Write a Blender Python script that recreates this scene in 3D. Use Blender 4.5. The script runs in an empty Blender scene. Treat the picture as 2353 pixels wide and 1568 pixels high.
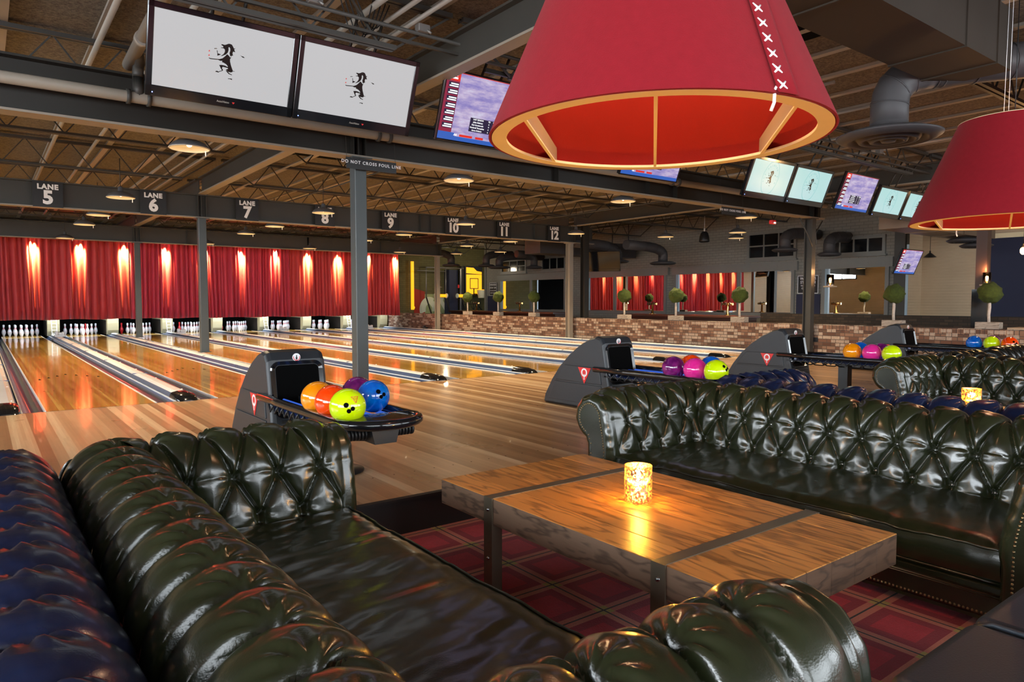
import bpy, bmesh, math, random
from math import pi, sin, cos, sqrt, atan2, exp, floor as fl
from mathutils import Vector, Matrix, noise
random.seed(7)
sc = bpy.context.scene
C = sc.collection
LF = -0.215            # level of the carpeted lounge; the bowling approach is z = 0

# ------------------------------------------------------------------ materials
MATS = {}
EXPO = 1.3; WIN = 9.0; SCR = .37      # exposure, window brightness, screen brightness
def newmat(name):
    m = bpy.data.materials.new(name); m.use_nodes = True
    nt = m.node_tree; nt.nodes.clear()
    out = nt.nodes.new('ShaderNodeOutputMaterial')
    b = nt.nodes.new('ShaderNodeBsdfPrincipled')
    nt.links.new(b.outputs[0], out.inputs[0])
    MATS[name] = m
    return m, nt, b
class N:
    """tiny node helper"""
    def __init__(s, nt): s.nt = nt
    def n(s, t, **kw):
        x = s.nt.nodes.new(t)
        for k, v in kw.items(): setattr(x, k, v)
        return x
    def l(s, a, b): s.nt.links.new(a, b)
    def val(s, i, v):
        if hasattr(v, 'node'): s.l(v, i)
        else: i.default_value = v
    def math(s, op, a, b=None, c=None, clamp=False):
        x = s.n('ShaderNodeMath', operation=op); x.use_clamp = clamp
        s.val(x.inputs[0], a)
        if b is not None: s.val(x.inputs[1], b)
        if c is not None: s.val(x.inputs[2], c)
        return x.outputs[0]
    def coord(s, kind='Object'):
        return s.n('ShaderNodeTexCoord').outputs[kind]
    def sep(s, v):
        x = s.n('ShaderNodeSeparateXYZ'); s.l(v, x.inputs[0]); return x.outputs
    def comb(s, a, b, c):
        x = s.n('ShaderNodeCombineXYZ')
        for i, v in enumerate((a, b, c)): s.val(x.inputs[i], v)
        return x.outputs[0]
    def mapping(s, v, scale=(1, 1, 1), loc=(0, 0, 0), rot=(0, 0, 0)):
        x = s.n('ShaderNodeMapping'); s.l(v, x.inputs[0])
        x.inputs['Scale'].default_value = scale; x.inputs['Location'].default_value = loc; x.inputs['Rotation'].default_value = rot
        return x.outputs[0]
    def noise(s, v, scale=5, detail=3, rough=.5, out=0):
        x = s.n('ShaderNodeTexNoise'); s.l(v, x.inputs['Vector'])
        x.inputs['Scale'].default_value = scale; x.inputs['Detail'].default_value = detail; x.inputs['Roughness'].default_value = rough
        return x.outputs[out]
    def white(s, v, dim='3D'):
        x = s.n('ShaderNodeTexWhiteNoise', noise_dimensions=dim)
        s.l(v, x.inputs['W' if dim == '1D' else 'Vector']); return x.outputs[0]
    def ramp(s, f, stops, interp='LINEAR'):
        x = s.n('ShaderNodeValToRGB'); s.l(f, x.inputs[0]); e = x.color_ramp.elements
        x.color_ramp.interpolation = interp
        while len(e) < len(stops): e.new(.5)
        for i, (p, c) in enumerate(stops): e[i].position = p; e[i].color = (*c[:3], 1)
        return x.outputs[0]
    def mix(s, f, a, b, mode='MIX'):
        x = s.n('ShaderNodeMix', data_type='RGBA', blend_type=mode)
        s.val(x.inputs[0], f)
        for i, v in ((6, a), (7, b)):
            if hasattr(v, 'node'): s.l(v, x.inputs[i])
            else: x.inputs[i].default_value = (*v[:3], 1)
        return x.outputs[2]
    def bump(s, h, strength=.3, dist=.01, b=None):
        x = s.n('ShaderNodeBump'); s.val(x.inputs['Height'], h)
        x.inputs['Strength'].default_value = strength; x.inputs['Distance'].default_value = dist
        if b is not None: s.l(x.outputs[0], b.inputs['Normal'])
        return x.outputs[0]

def pmat(name, col, rough=.5, metal=0, coat=0, spec=.5, var=0, vscale=8, bump=0, bscale=40, emit=None, estr=0, sheen=0, coat_rough=.1):
    m, nt, b = newmat(name); k = N(nt)
    b.inputs['Base Color'].default_value = (*col, 1)
    b.inputs['Roughness'].default_value = rough; b.inputs['Metallic'].default_value = metal
    b.inputs['Specular IOR Level'].default_value = spec
    b.inputs['Coat Weight'].default_value = coat; b.inputs['Coat Roughness'].default_value = coat_rough
    if sheen: b.inputs['Sheen Weight'].default_value = sheen
    co = k.coord()
    f = k.noise(co, vscale, 4)
    v = var if var else .06
    c = k.mix(f, tuple(x*(1-v) for x in col), tuple(min(1, x*(1+v)) for x in col)); k.l(c, b.inputs['Base Color'])
    if bump: k.bump(k.noise(co, bscale, 4, .6), bump, .004, b)
    if emit: b.inputs['Emission Color'].default_value = (*emit, 1); b.inputs['Emission Strength'].default_value = estr
    return m

def leather(name, col, rub, rough=.27):
    m, nt, b = newmat(name); k = N(nt); co = k.coord()
    f = k.noise(co, 5, 4, .6)
    c = k.mix(k.ramp(f, [(.42, (0, 0, 0)), (.72, (1, 1, 1))]), col, rub); k.l(c, b.inputs['Base Color'])
    r = k.math('MULTIPLY_ADD', k.noise(co, 9, 4), .16, rough-.08); k.l(r, b.inputs['Roughness'])
    b.inputs['Specular IOR Level'].default_value = .6
    b.inputs['Coat Weight'].default_value = .35; b.inputs['Coat Roughness'].default_value = .16
    wr = k.noise(k.mapping(co, (14, 5, 9)), 1.0, 5, .65)
    v = k.n('ShaderNodeTexVoronoi'); v.inputs['Scale'].default_value = 240; k.l(co, v.inputs['Vector'])
    h = k.math('ADD', k.math('MULTIPLY', wr, 1.0), k.math('MULTIPLY', v.outputs[0], .12))
    k.bump(h, .20, .008, b)
    return m
leather('leather_green', (.0115, .0150, .0055), (.022, .027, .011), .24)
leather('leather_navy', (.004, .009, .032), (.009, .018, .058), .25)
leather('leather_black', (.006, .007, .006), (.010, .011, .009), .26)
pmat('leather_charcoal', (.020, .026, .035), .42, bump=.25, bscale=160)
pmat('brass_nail', (.32, .24, .13), .3, 1)
pmat('button_metal', (.55, .57, .55), .22, 1)
pmat('wood_foot', (.03, .015, .008), .4)

def oak(name, dark, mid, light, axis='Y', rough=.38, plank=.163, gscale=1.0, off=0):
    """planked, open grained oak; grain runs along axis"""
    m, nt, b = newmat(name); k = N(nt); co = k.coord(); s = k.sep(co)
    along, across = (s[1], s[0]) if axis == 'Y' else (s[0], s[1])
    idx = k.math('FLOOR', k.math('DIVIDE', k.math('ADD', across, off), plank))
    shift = k.math('MULTIPLY', k.white(idx, '1D'), 13)
    vec = k.comb(k.math('MULTIPLY', across, 9*gscale), k.math('ADD', k.math('MULTIPLY', along, 1.3*gscale), shift), k.math('ADD', k.math('MULTIPLY', s[2], 9), shift))
    dist = k.noise(vec, 1.1, 3, .5)
    w = k.math('FRACT', k.math('MULTIPLY', dist, 7.0))
    ring = k.ramp(w, [(0, (0, 0, 0)), (.10, (.25, .25, .25)), (.30, (1, 1, 1)), (.80, (.9, .9, .9)), (.95, (.3, .3, .3)), (1, (0, 0, 0))])
    fine = k.noise(k.comb(k.math('MULTIPLY', across, 160), k.math('MULTIPLY', along, 5), k.math('MULTIPLY', s[2], 160)), 1, 3, .6)
    c = k.mix(ring, dark, mid)
    c = k.mix(k.math('MULTIPLY', fine, .45), c, light)
    tone = k.math('MULTIPLY_ADD', k.white(k.math('ADD', idx, 7.3), '1D'), .5, .72)
    c = k.mix(1.0, c, k.comb(tone, tone, tone), 'MULTIPLY')
    k.l(c, b.inputs['Base Color'])
    b.inputs['Roughness'].default_value = rough; b.inputs['Specular IOR Level'].default_value = .45
    k.bump(k.math('ADD', k.math('MULTIPLY', ring, .5), fine), .25, .002, b)
    return m
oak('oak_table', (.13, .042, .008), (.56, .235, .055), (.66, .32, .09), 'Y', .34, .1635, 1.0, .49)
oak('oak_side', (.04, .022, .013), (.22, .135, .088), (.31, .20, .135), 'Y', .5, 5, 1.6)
oak('oak_end_shaded', (.022, .010, .005), (.085, .042, .022), (.12, .065, .035), 'X', .55, 5, 1.6)  # table ends: darker stained end grain, their shade also put into the colour
oak('crate_wood', (.10, .08, .06), (.34, .29, .24), (.42, .37, .32), 'Y', .7, 5, 1.5)

def boards(name, cols, rough, bw=.027, blen=2.2, coat=0, var=.5, group=2.6):
    m, nt, b = newmat(name); k = N(nt); co = k.coord(); s = k.sep(co)
    i = k.math('FLOOR', k.math('DIVIDE', s[0], bw))
    off = k.math('MULTIPLY', k.white(i, '1D'), 9.7)
    j = k.math('FLOOR', k.math('DIVIDE', k.math('ADD', s[1], off), blen))
    big = k.math('FLOOR', k.math('DIVIDE', s[0], bw*group))
    r1 = k.white(k.comb(i, j, 0.0)); r2 = k.white(big, '1D')
    t = k.math('ADD', k.math('MULTIPLY', r1, var), k.math('MULTIPLY', r2, 1-var))
    grain = k.noise(k.comb(k.math('MULTIPLY', s[0], 55), k.math('MULTIPLY', s[1], 2.2), off), 1, 4, .6)
    t = k.math('ADD', k.math('MULTIPLY', t, .78), k.math('MULTIPLY', grain, .25))
    c = k.ramp(t, [(.12, cols[0]), (.4, cols[1]), (.65, cols[2]), (.9, cols[3])])
    stain = k.noise(co, .55, 4, .6)
    k.l(k.mix(k.ramp(stain, [(.35, (.78, .78, .78)), (.6, (1, 1, 1))]), (0, 0, 0), c, 'MIX') if False else c, b.inputs['Base Color'])
    b.inputs['Roughness'].default_value = rough; b.inputs['Specular IOR Level'].default_value = .5
    b.inputs['Coat Weight'].default_value = coat; b.inputs['Coat Roughness'].default_value = .03
    rr = k.math('MULTIPLY_ADD', k.noise(co, 1.4, 4, .6), rough*.7, rough*.65); k.l(rr, b.inputs['Roughness'])
    return m
boards('approach_maple', ((.30, .16, .075), (.47, .27, .135), (.64, .41, .225), (.86, .65, .41)), .30, .027, 3.0, .12, .18, 3.0)
boards('lane_pine', ((.30, .14, .018), (.54, .29, .045), (.74, .43, .08), (.92, .62, .18)), .13, .027, 5.0, .30, .6, 2.0)

def brick(name, c1, c2, mortar, plane='YZ', bw=.205, bh=.072, rough=.8, bump=.6, pale=None, soldier=None, spec=.3):
    m, nt, b = newmat(name); k = N(nt); co = k.coord(); s = k.sep(co)
    u = s[1] if plane[0] == 'Y' else s[0]
    vec = k.comb(u, s[2], 0.0)
    t = k.n('ShaderNodeTexBrick'); k.l(vec, t.inputs['Vector'])
    t.inputs['Scale'].default_value = 1; t.inputs['Brick Width'].default_value = bw; t.inputs['Row Height'].default_value = bh
    t.inputs['Mortar Size'].default_value = .007; t.inputs['Mortar Smooth'].default_value = .3
    t.inputs['Color1'].default_value = (*c1, 1); t.inputs['Color2'].default_value = (*c2, 1); t.inputs['Mortar'].default_value = (*mortar, 1)
    t.inputs['Bias'].default_value = -.2
    col = t.outputs[0]; fac = t.outputs[1]
    if soldier is not None:
        t2 = k.n('ShaderNodeTexBrick'); k.l(vec, t2.inputs['Vector']); t2.offset = 0
        t2.inputs['Scale'].default_value = 1; t2.inputs['Brick Width'].default_value = .075; t2.inputs['Row Height'].default_value = soldier
        t2.inputs['Mortar Size'].default_value = .007
        t2.inputs['Color1'].default_value = (*c1, 1); t2.inputs['Color2'].default_value = (*c2, 1); t2.inputs['Mortar'].default_value = (*mortar, 1)
        top = k.math('GREATER_THAN', s[2], .66-.115)
        col = k.mix(top, col, t2.outputs[0]); 
    if pale:
        cell = k.white(k.comb(k.math('FLOOR', k.math('DIVIDE', k.math('ADD', u, k.math('MULTIPLY', k.math('MODULO', k.math('FLOOR', k.math('DIVIDE', s[2], bh)), 2.0), bw*.5)), bw)), k.math('FLOOR', k.math('DIVIDE', s[2], bh)), 3.0))
        n2 = k.noise(co, 30, 3, .7)
        f = k.math('MULTIPLY', k.math('GREATER_THAN', cell, .62), k.math('MULTIPLY', n2, 1.1), clamp=True)
        f = k.math('MULTIPLY', f, k.math('SUBTRACT', 1.0, fac))
        col = k.mix(f, col, pale)
        dk = k.math('MULTIPLY', k.math('LESS_THAN', cell, .2), .6)
        col = k.mix(k.math('MULTIPLY', dk, k.math('SUBTRACT', 1.0, fac)), col, (.07, .035, .025))
    k.l(col, b.inputs['Base Color']); b.inputs['Roughness'].default_value = rough; b.inputs['Specular IOR Level'].default_value = spec
    h = k.math('ADD', k.math('SUBTRACT', 1.0, fac), k.math('MULTIPLY', k.noise(co, 60, 3), .3))
    k.bump(h, bump, .006, b)
    return m
brick('brick_red', (.17, .085, .055), (.33, .20, .13), (.09, .07, .06), 'YZ', pale=(.58, .48, .38), soldier=.11, bw=.19)
brick('brick_grey', (.24, .225, .195), (.27, .255, .22), (.16, .15, .13), 'YZ', bh=.085, bw=.24, rough=.7, bump=.5)
brick('brick_olive', (.13, .12, .05), (.16, .145, .065), (.10, .09, .04), 'XZ', bw=.3, bh=.1, rough=.8)
brick('brick_dark', (.05, .035, .025), (.09, .06, .04), (.03, .03, .025), 'YZ', rough=.8)

def steel(name, col, rough=.45): return pmat(name, col, rough, .0, var=.12, vscale=3, bump=.08, bscale=12, spec=.35)
steel('steel_grey', (.050, .048, .042), .45)
steel('steel_dark', (.020, .0175, .014), .5)
steel('column_blue', (.062, .072, .074), .36)
steel('steel_joist', (.050, .047, .042), .5)
steel('paint_taupe', (.27, .235, .19), .5)
pmat('conduit_tan', (.30, .27, .23), .45)
pmat('galvanised', (.26, .25, .24), .38, .5, var=.15, vscale=2); pmat('duct_brown', (.15, .105, .07), .45, .3, var=.3, vscale=2)
pmat('duct_taupe', (.034, .026, .019), .75, var=.15, vscale=1.3, spec=.25)
pmat('duct_grey', (.060, .056, .058), .48, spec=.35)
pmat('chrome_cap', (.90, .90, .90), .32, .1, var=.05)
pmat('gutter_blue', (.085, .13, .235), .22, .15, coat=.3)
pmat('black_plastic', (.012, .013, .015), .34, bump=.12, bscale=300)
pmat('hood_plastic', (.022, .025, .030), .38, bump=.2, bscale=260, var=.1)
pmat('black_rubber', (.008, .008, .009), .5)
pmat('void_black', (.002, .002, .002), .9, spec=.05)
pmat('gloss_black', (.006, .007, .009), .12, coat=.4)
pmat('riser_black', (.012, .010, .010), .6)
pmat('red_decal', (.75, .03, .03), .35); pmat('white_decal', (.85, .85, .85), .4)
pmat('pin_white', (.62, .66, .74), .22, coat=.5); pmat('pin_red', (.55, .02, .03), .3)
pmat('sign_black', (.012, .012, .013), .45); pmat('sign_white', (.86, .86, .86), .5)
pmat('felt_red', (.27, .009, .017), .95, sheen=.08, spec=.15, bump=.5, bscale=220, var=.10, vscale=30)
pmat('felt_inner', (.26, .006, .003), .9, bump=.3, bscale=220)
pmat('rim_cream', (.95, .80, .50), .6); pmat('housing_cream', (.36, .33, .20), .6); pmat('stitch_white', (.85, .85, .83), .7)
pmat('shade_grey', (.085, .085, .090), .35, coat=.2); pmat('shade_cream', (.85, .76, .55), .5)
pmat('bulb_glow', (1, .85, .6), .4, emit=(1, .78, .5), estr=7)
pmat('filament_glow', (1, .6, .25), .4, emit=(1, .42, .10), estr=26)
pmat('pin_lamp_glow', (1, .9, .8), .4, emit=(1, .93, .82), estr=12)
pmat('wood_dark', (.055, .018, .010), .35, coat=.4)
pmat('birch', (.50, .44, .38), .7, var=.5, vscale=18)
pmat('moss', (.040, .060, .006), .95, var=.7, vscale=22, bump=1, bscale=70)
pmat('canvas_navy', (.018, .022, .055), .7); pmat('brown_post', (.045, .020, .014), .5)
pmat('tap_brass', (.85, .55, .22), .2, 1); pmat('beige_trim', (.36, .28, .19), .6)
pmat('frame_grey', (.20, .20, .185), .4); pmat('orange_board', (.90, .36, .01), .5, emit=(1, .40, .01), estr=.55)
pmat('net_white', (.8, .78, .6), .7); pmat('red_paint', (.40, .035, .02), .7); pmat('mural_white', (.80, .86, .66), .6); pmat('mural_green', (.40, .47, .22), .7)
pmat('teal_strip', (.30, .42, .50), .3); pmat('alarm_red', (.7, .02, .02), .35)
pmat('iron_band', (.17, .14, .10), .38, .55, var=.35, vscale=6); pmat('rivet_steel', (.35, .36, .38), .25, 1)

def glassmat(name, col, rough=.02, tint=None):
    m, nt, b = newmat(name)
    b.inputs['Base Color'].default_value = (*col, 1); b.inputs['Transmission Weight'].default_value = 1
    b.inputs['Roughness'].default_value = rough; b.inputs['IOR'].default_value = 1.45
    return m
glassmat('clear_glass', (.95, .97, .97), .01)
m, nt, b = newmat('mirror'); b.inputs['Base Color'].default_value = (.93, .94, .94, 1); b.inputs['Metallic'].default_value = 1; b.inputs['Roughness'].default_value = .0
# mercury glass of the candle holders: patchy silvering over amber glass
m, nt, b = newmat('mercury_glass'); k = N(nt); co = k.coord()
f = k.ramp(k.noise(co, 85, 5, .7), [(.46, (0, 0, 0)), (.56, (1, 1, 1))])
k.l(k.mix(f, (.80, .42, .26), (1.0, .55, .10)), b.inputs['Base Color'])
k.l(k.math('MULTIPLY_ADD', f, -.85, .85), b.inputs['Metallic']); b.inputs['Roughness'].default_value = .16
k.l(k.math('MULTIPLY', f, .9), b.inputs['Transmission Weight']); k.l(k.math('MULTIPLY_ADD', f, -.7, 1.0), b.inputs['Alpha'])
b.inputs['Emission Color'].default_value = (1, .42, .05, 1); k.l(k.math('MULTIPLY', f, .22), b.inputs['Emission Strength'])
pmat('candle_wax', (1, .8, .45), .5, emit=(1, .55, .12), estr=5)
pmat('flame_glow', (1, .8, .4), .5, emit=(1, .62, .2), estr=60)

# velvet curtain
m, nt, b = newmat('velvet_red'); k = N(nt); co = k.coord()
f = k.noise(k.mapping(co, (10, 10, 1.2)), 1.2, 3)
k.l(k.mix(f, (.46, .022, .030), (.72, .075, .075)), b.inputs['Base Color'])
b.inputs['Roughness'].default_value = .62; b.inputs['Sheen Weight'].default_value = .6; b.inputs['Sheen Tint'].default_value = (1, .4, .5, 1)
m, nt, b = newmat('velvet_crimson'); k = N(nt); co = k.coord()
f = k.noise(k.mapping(co, (10, 10, 1.2)), 1.2, 3)
k.l(k.mix(f, (.48, .018, .052), (.74, .060, .100)), b.inputs['Base Color'])
b.inputs['Roughness'].default_value = .6; b.inputs['Sheen Weight'].default_value = .6; b.inputs['Sheen Tint'].default_value = (1, .4, .55, 1)

# tartan carpet
m, nt, b = newmat('tartan_carpet'); k = N(nt); co = k.coord(); s = k.sep(co)
P = .352
fx = k.math('ABSOLUTE', k.math('SUBTRACT', k.math('FRACT', k.math('ADD', k.math('DIVIDE', k.math('SUBTRACT', s[0], 2.16), P), 100.5)), .5))
fy = k.math('ABSOLUTE', k.math('SUBTRACT', k.math('FRACT', k.math('ADD', k.math('DIVIDE', k.math('SUBTRACT', s[1], 3.58), P), 100.5)), .5))
bx = k.math('LESS_THAN', fx, .10); by = k.math('LESS_THAN', fy, .10)
lx = k.math('LESS_THAN', fx, .013); ly = k.math('LESS_THAN', fy, .013)
wx = k.math('LESS_THAN', fx, .24); wy = k.math('LESS_THAN', fy, .24)
nz = k.noise(co, 150, 2, .7); nb = k.noise(co, 14, 3, .6)
base = k.mix(nb, (.52, .014, .035), (.85, .045, .095))
base = k.mix(k.math('MULTIPLY', k.math('MAXIMUM', wx, wy), .55), base, (.20, .010, .030))
base = k.mix(k.math('MAXIMUM', bx, by), base, (.80, .28, .20))
base = k.mix(k.math('MULTIPLY', bx, by), base, (.66, .55, .15))
base = k.mix(k.math('MAXIMUM', lx, ly), base, (.03, .035, .04))
k.l(k.mix(.5, base, k.mix(nz, (.45, .45, .45), (1, 1, 1)), 'MULTIPLY'), b.inputs['Base Color'])
b.inputs['Roughness'].default_value = .95; b.inputs['Sheen Weight'].default_value = .2; k.bump(nz, .6, .006, b)

# wood-fibre roof deck
m, nt, b = newmat('fibre_deck'); k = N(nt); co = k.coord()
a = k.noise(k.mapping(co, (30, 30, 30)), 1, 6, .75); c2 = k.noise(co, 1.2, 3)
c = k.mix(k.ramp(a, [(.35, (0, 0, 0)), (.7, (1, 1, 1))]), (.070, .058, .043), (.26, .222, .172))
k.l(k.mix(.4, c, k.mix(c2, (.6, .6, .6), (1, 1, 1)), 'MULTIPLY'), b.inputs['Base Color']); b.inputs['Roughness'].default_value = .95
k.bump(a, .7, .01, b)

# corrugated beige shutters / siding
m, nt, b = newmat('beige_shutter'); k = N(nt); co = k.coord(); s = k.sep(co)
w = k.math('SINE', k.math('MULTIPLY', s[2], 2*pi/.075))
k.l(k.mix(k.noise(co, 2, 3), (.52, .38, .24), (.64, .48, .31)), b.inputs['Base Color']); b.inputs['Roughness'].default_value = .6
k.bump(w, .5, .01, b)

# brushed metal of the big duct, screens
def emis(name, col, strength):
    m, nt, b = newmat(name); b.inputs['Base Color'].default_value = (0, 0, 0, 1); b.inputs['Roughness'].default_value = .25
    b.inputs['Emission Color'].default_value = (*col, 1); b.inputs['Emission Strength'].default_value = strength
    return m, nt, b
emis('screen_grey', (.95, .95, .97), SCR*.62)
m, nt, b = emis('screen_aqua', (.45, .80, .78), SCR); k = N(nt); co = k.coord()
k.l(k.mix(k.noise(co, 1.6, 2), (.40, .78, .72), (.62, .80, .86)), b.inputs['Emission Color'])
m, nt, b = emis('screen_field', (.5, .4, .8), SCR); k = N(nt); co = k.coord()
f = k.noise(k.mapping(co, (1.4, 1, 6)), 2.0, 5, .65)
k.l(k.ramp(f, [(.3, (.17, .15, .50)), (.45, (.36, .30, .62)), (.58, (.60, .50, .72)), (.75, (.75, .82, 1.0))]), b.inputs['Emission Color'])
emis('ui_red', (.80, .03, .02), SCR); emis('ui_dark', (.02, .015, .05), SCR); emis('ui_white', (.95, .95, .98), SCR*1.3); emis('ui_blue', (.03, .13, .55), SCR)
emis('ui_maroon', (.30, .02, .06), SCR); emis('emblem_ink', (.0, .004, .006), 0.0); emis('emblem_ring', (.28, .66, .66), SCR); emis('led_blue', (.1, .2, 1), 8)
emis('window_day', (.86, .94, 1.0), WIN); emis('window_soft', (.86, .94, 1.0), WIN*.42)
emis('rail_blue', (.03, .09, .45), .55)

# ------------------------------------------------------------------ mesh builder
class MB:
    def __init__(s): s.v = []; s.f = []; s.mi = []; s.sm = []
    def add(s, vs, fs, mi=0, smooth=False):
        o = len(s.v); s.v += [tuple(p) for p in vs]
        for f in fs: s.f.append(tuple(i+o for i in f)); s.mi.append(mi); s.sm.append(smooth)
        return s
    def box(s, x0, x1, y0, y1, z0, z1, mi=0, bev=0):
        if bev > 0:
            b = min(bev, (x1-x0)/2.01, (y1-y0)/2.01, (z1-z0)/2.01)
            vs = []; idx = {}
            for i in (0, 1):
                for j in (0, 1):
                    for k_ in (0, 1):
                        X = (x0, x1)[i]; Y = (y0, y1)[j]; Z = (z0, z1)[k_]; sx, sy, sz = (1, -1)[i], (1, -1)[j], (1, -1)[k_]
                        for a, p in enumerate(((X, Y+sy*b, Z+sz*b), (X+sx*b, Y, Z+sz*b), (X+sx*b, Y+sy*b, Z))):
                            idx[(i, j, k_, a)] = len(vs); vs.append(p)
            bm = bmesh.new(); bv = [bm.verts.new(p) for p in vs]
            r = bmesh.ops.convex_hull(bm, input=bv); bm.normal_update()
            bmesh.ops.dissolve_limit(bm, angle_limit=.01, verts=bm.verts[:], edges=bm.edges[:])
            bm.verts.index_update()
            s.add([v.co[:] for v in bm.verts], [[v.index for v in f.verts] for f in bm.faces], mi); bm.free(); return s
        vs = [(x0, y0, z0), (x1, y0, z0), (x1, y1, z0), (x0, y1, z0), (x0, y0, z1), (x1, y0, z1), (x1, y1, z1), (x0, y1, z1)]
        return s.add(vs, [(0, 3, 2, 1), (4, 5, 6, 7), (0, 1, 5, 4), (1, 2, 6, 5), (2, 3, 7, 6), (3, 0, 4, 7)], mi)
    def tube(s, pts, r, n=8, mi=0, cap=True, closed=False, smooth=True):
        pts = [Vector(p) for p in pts]; m = len(pts); rs = r if isinstance(r, (list, tuple)) else [r]*m
        prev = None; vs = []
        for i, p in enumerate(pts):
            if closed: d = (pts[(i+1) % m]-pts[i-1])
            else: d = (pts[min(i+1, m-1)]-pts[max(i-1, 0)])
            d = d.normalized() if d.length > 1e-9 else Vector((0, 0, 1))
            if prev is None:
                a = Vector((0, 0, 1)) if abs(d.z) < .9 else Vector((1, 0, 0))
                u = d.cross(a).normalized()
            else:
                u = (prev-d*prev.dot(d)); u = u.normalized() if u.length > 1e-6 else d.orthogonal().normalized()
            prev = u; w = d.cross(u)
            for k_ in range(n):
                t = 2*pi*k_/n; vs.append(p+(u*cos(t)+w*sin(t))*rs[i])
        fs = []
        for i in range(m if closed else m-1):
            for k_ in range(n):
                a = i*n+k_; b = i*n+(k_+1) % n; i2 = (i+1) % m
                fs.append((a, b, i2*n+(k_+1) % n, i2*n+k_))
        s.add(vs, fs, mi, smooth)
        if cap and not closed:
            o = len(s.v)-len(vs)
            s.f.append(tuple(o+k_ for k_ in range(n))[::-1]); s.mi.append(mi); s.sm.append(False)
            s.f.append(tuple(o+(m-1)*n+k_ for k_ in range(n))); s.mi.append(mi); s.sm.append(False)
        return s
    def cyl(s, p0, p1, r0, r1=None, n=16, mi=0, smooth=True):
        return s.tube([p0, p1], [r0, r0 if r1 is None else r1], n, mi, True, False, smooth)
    def bar(s, p0, p1, w, h=None, mi=0):
        """square bar between two points"""
        h = w if h is None else h
        p0, p1 = Vector(p0), Vector(p1); d = (p1-p0).normalized()
        a = Vector((0, 0, 1)) if abs(d.z) < .95 else Vector((0, 1, 0))
        u = d.cross(a).normalized(); v = u.cross(d)
        vs = []
        for p in (p0, p1):
            for su, sv in ((-1, -1), (1, -1), (1, 1), (-1, 1)): vs.append(p+u*su*w/2+v*sv*h/2)
        return s.add(vs, [(3, 2, 1, 0), (4, 5, 6, 7), (0, 1, 5, 4), (1, 2, 6, 5), (2, 3, 7, 6), (3, 0, 4, 7)], mi)
    def lathe(s, prof, c=(0, 0, 0), n=24, mi=0, smooth=True, axis=None):
        vs = []; fs = []; cx, cy, cz = c
        for r, z in prof:
            for k_ in range(n):
                t = 2*pi*k_/n; vs.append((cx+r*cos(t), cy+r*sin(t), cz+z))
        for i in range(len(prof)-1):
            for k_ in range(n):
                a = i*n+k_; b = i*n+(k_+1) % n
                fs.append((a, b, b+n, a+n))
        return s.add(vs, fs, mi, smooth)
    def sphere(s, c, r, n=12, m=8, mi=0, sz=1.0):
        return s.lathe([(max(1e-5, r*sin(pi*i/m)), -r*cos(pi*i/m)*sz) for i in range(m+1)], c, n, mi)
    def prism(s, poly, d, mi=0, cap=True):
        """poly: list of 3-D points (one planar ring), d: extrusion vector"""
        n = len(poly); d = Vector(d); vs = [Vector(p) for p in poly]+[Vector(p)+d for p in poly]
        fs = [(i, (i+1) % n, n+(i+1) % n, n+i) for i in range(n)]
        if cap: fs += [tuple(range(n))[::-1], tuple(range(n, 2*n))]
        return s.add(vs, fs, mi)
    def grid(s, P, mi=0, smooth=True, flip=False):
        """P[i][j] points"""
        nj = len(P[0]); vs = [p for row in P for p in row]; fs = []
        for i in range(len(P)-1):
            for j in range(nj-1):
                a = i*nj+j; q = (a, a+1, a+nj+1, a+nj); fs.append(q[::-1] if flip else q)
        return s.add(vs, fs, mi, smooth)
    def mesh(s, name, mats):
        me = bpy.data.meshes.new(name); me.from_pydata(s.v, [], s.f)
        for m_ in (mats if isinstance(mats, (list, tuple)) else [mats]): me.materials.append(MATS[m_])
        for p, a, b_ in zip(me.polygons, s.mi, s.sm): p.material_index = a; p.use_smooth = b_
        me.update(); return me
    def build(s, name, mats, parent=None, loc=None):
        return link(name, s.mesh(name, mats), parent, loc)

def link(name, me, parent=None, loc=None):
    o = bpy.data.objects.new(name, me); C.objects.link(o)
    if parent is not None: o.parent = parent
    if loc is not None: o.location = loc
    return o
def tag(o, label, cat, group=None, kind=None):
    o['label'] = label; o['category'] = cat
    if group: o['group'] = group
    if kind: o['kind'] = kind
    return o
def struct(o, label=None, cat=None, group=None):
    o['kind'] = 'structure'
    if label: o['label'] = label
    if cat: o['category'] = cat
    if group: o['group'] = group
    return o
def thing(name, label, cat, loc=(0, 0, 0), rz=0, group=None):
    o = bpy.data.objects.new(name, None); C.objects.link(o); o.location = loc; o.rotation_euler = (0, 0, rz)
    o.empty_display_size = .05
    return tag(o, label, cat, group)
def children(o): return [x for x in bpy.data.objects if x.parent == o]
def dup(o, label=None, loc=None, rz=None, group=None, parent=None, matmap=None):
    """copy a thing with copies of its parts and sub-parts (mesh data shared)"""
    c = o.copy(); C.objects.link(c); c.parent = parent
    if parent is None:
        if label: c['label'] = label
        if group: c['group'] = group
        if loc is not None: c.location = loc
        if rz is not None: c.rotation_euler = (0, 0, rz)
    if matmap and c.type == 'MESH':
        for i, sl in enumerate(c.material_slots):
            if sl.material and sl.material.name in matmap:
                tgt = MATS[matmap[sl.material.name]]; sl.link = 'OBJECT'; c.material_slots[i].material = tgt
    for ch in KIDS.get(o.name, []) if o.name in KIDS else children(o): dup(ch, parent=c, matmap=matmap)
    return c
KIDS = {}
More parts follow.
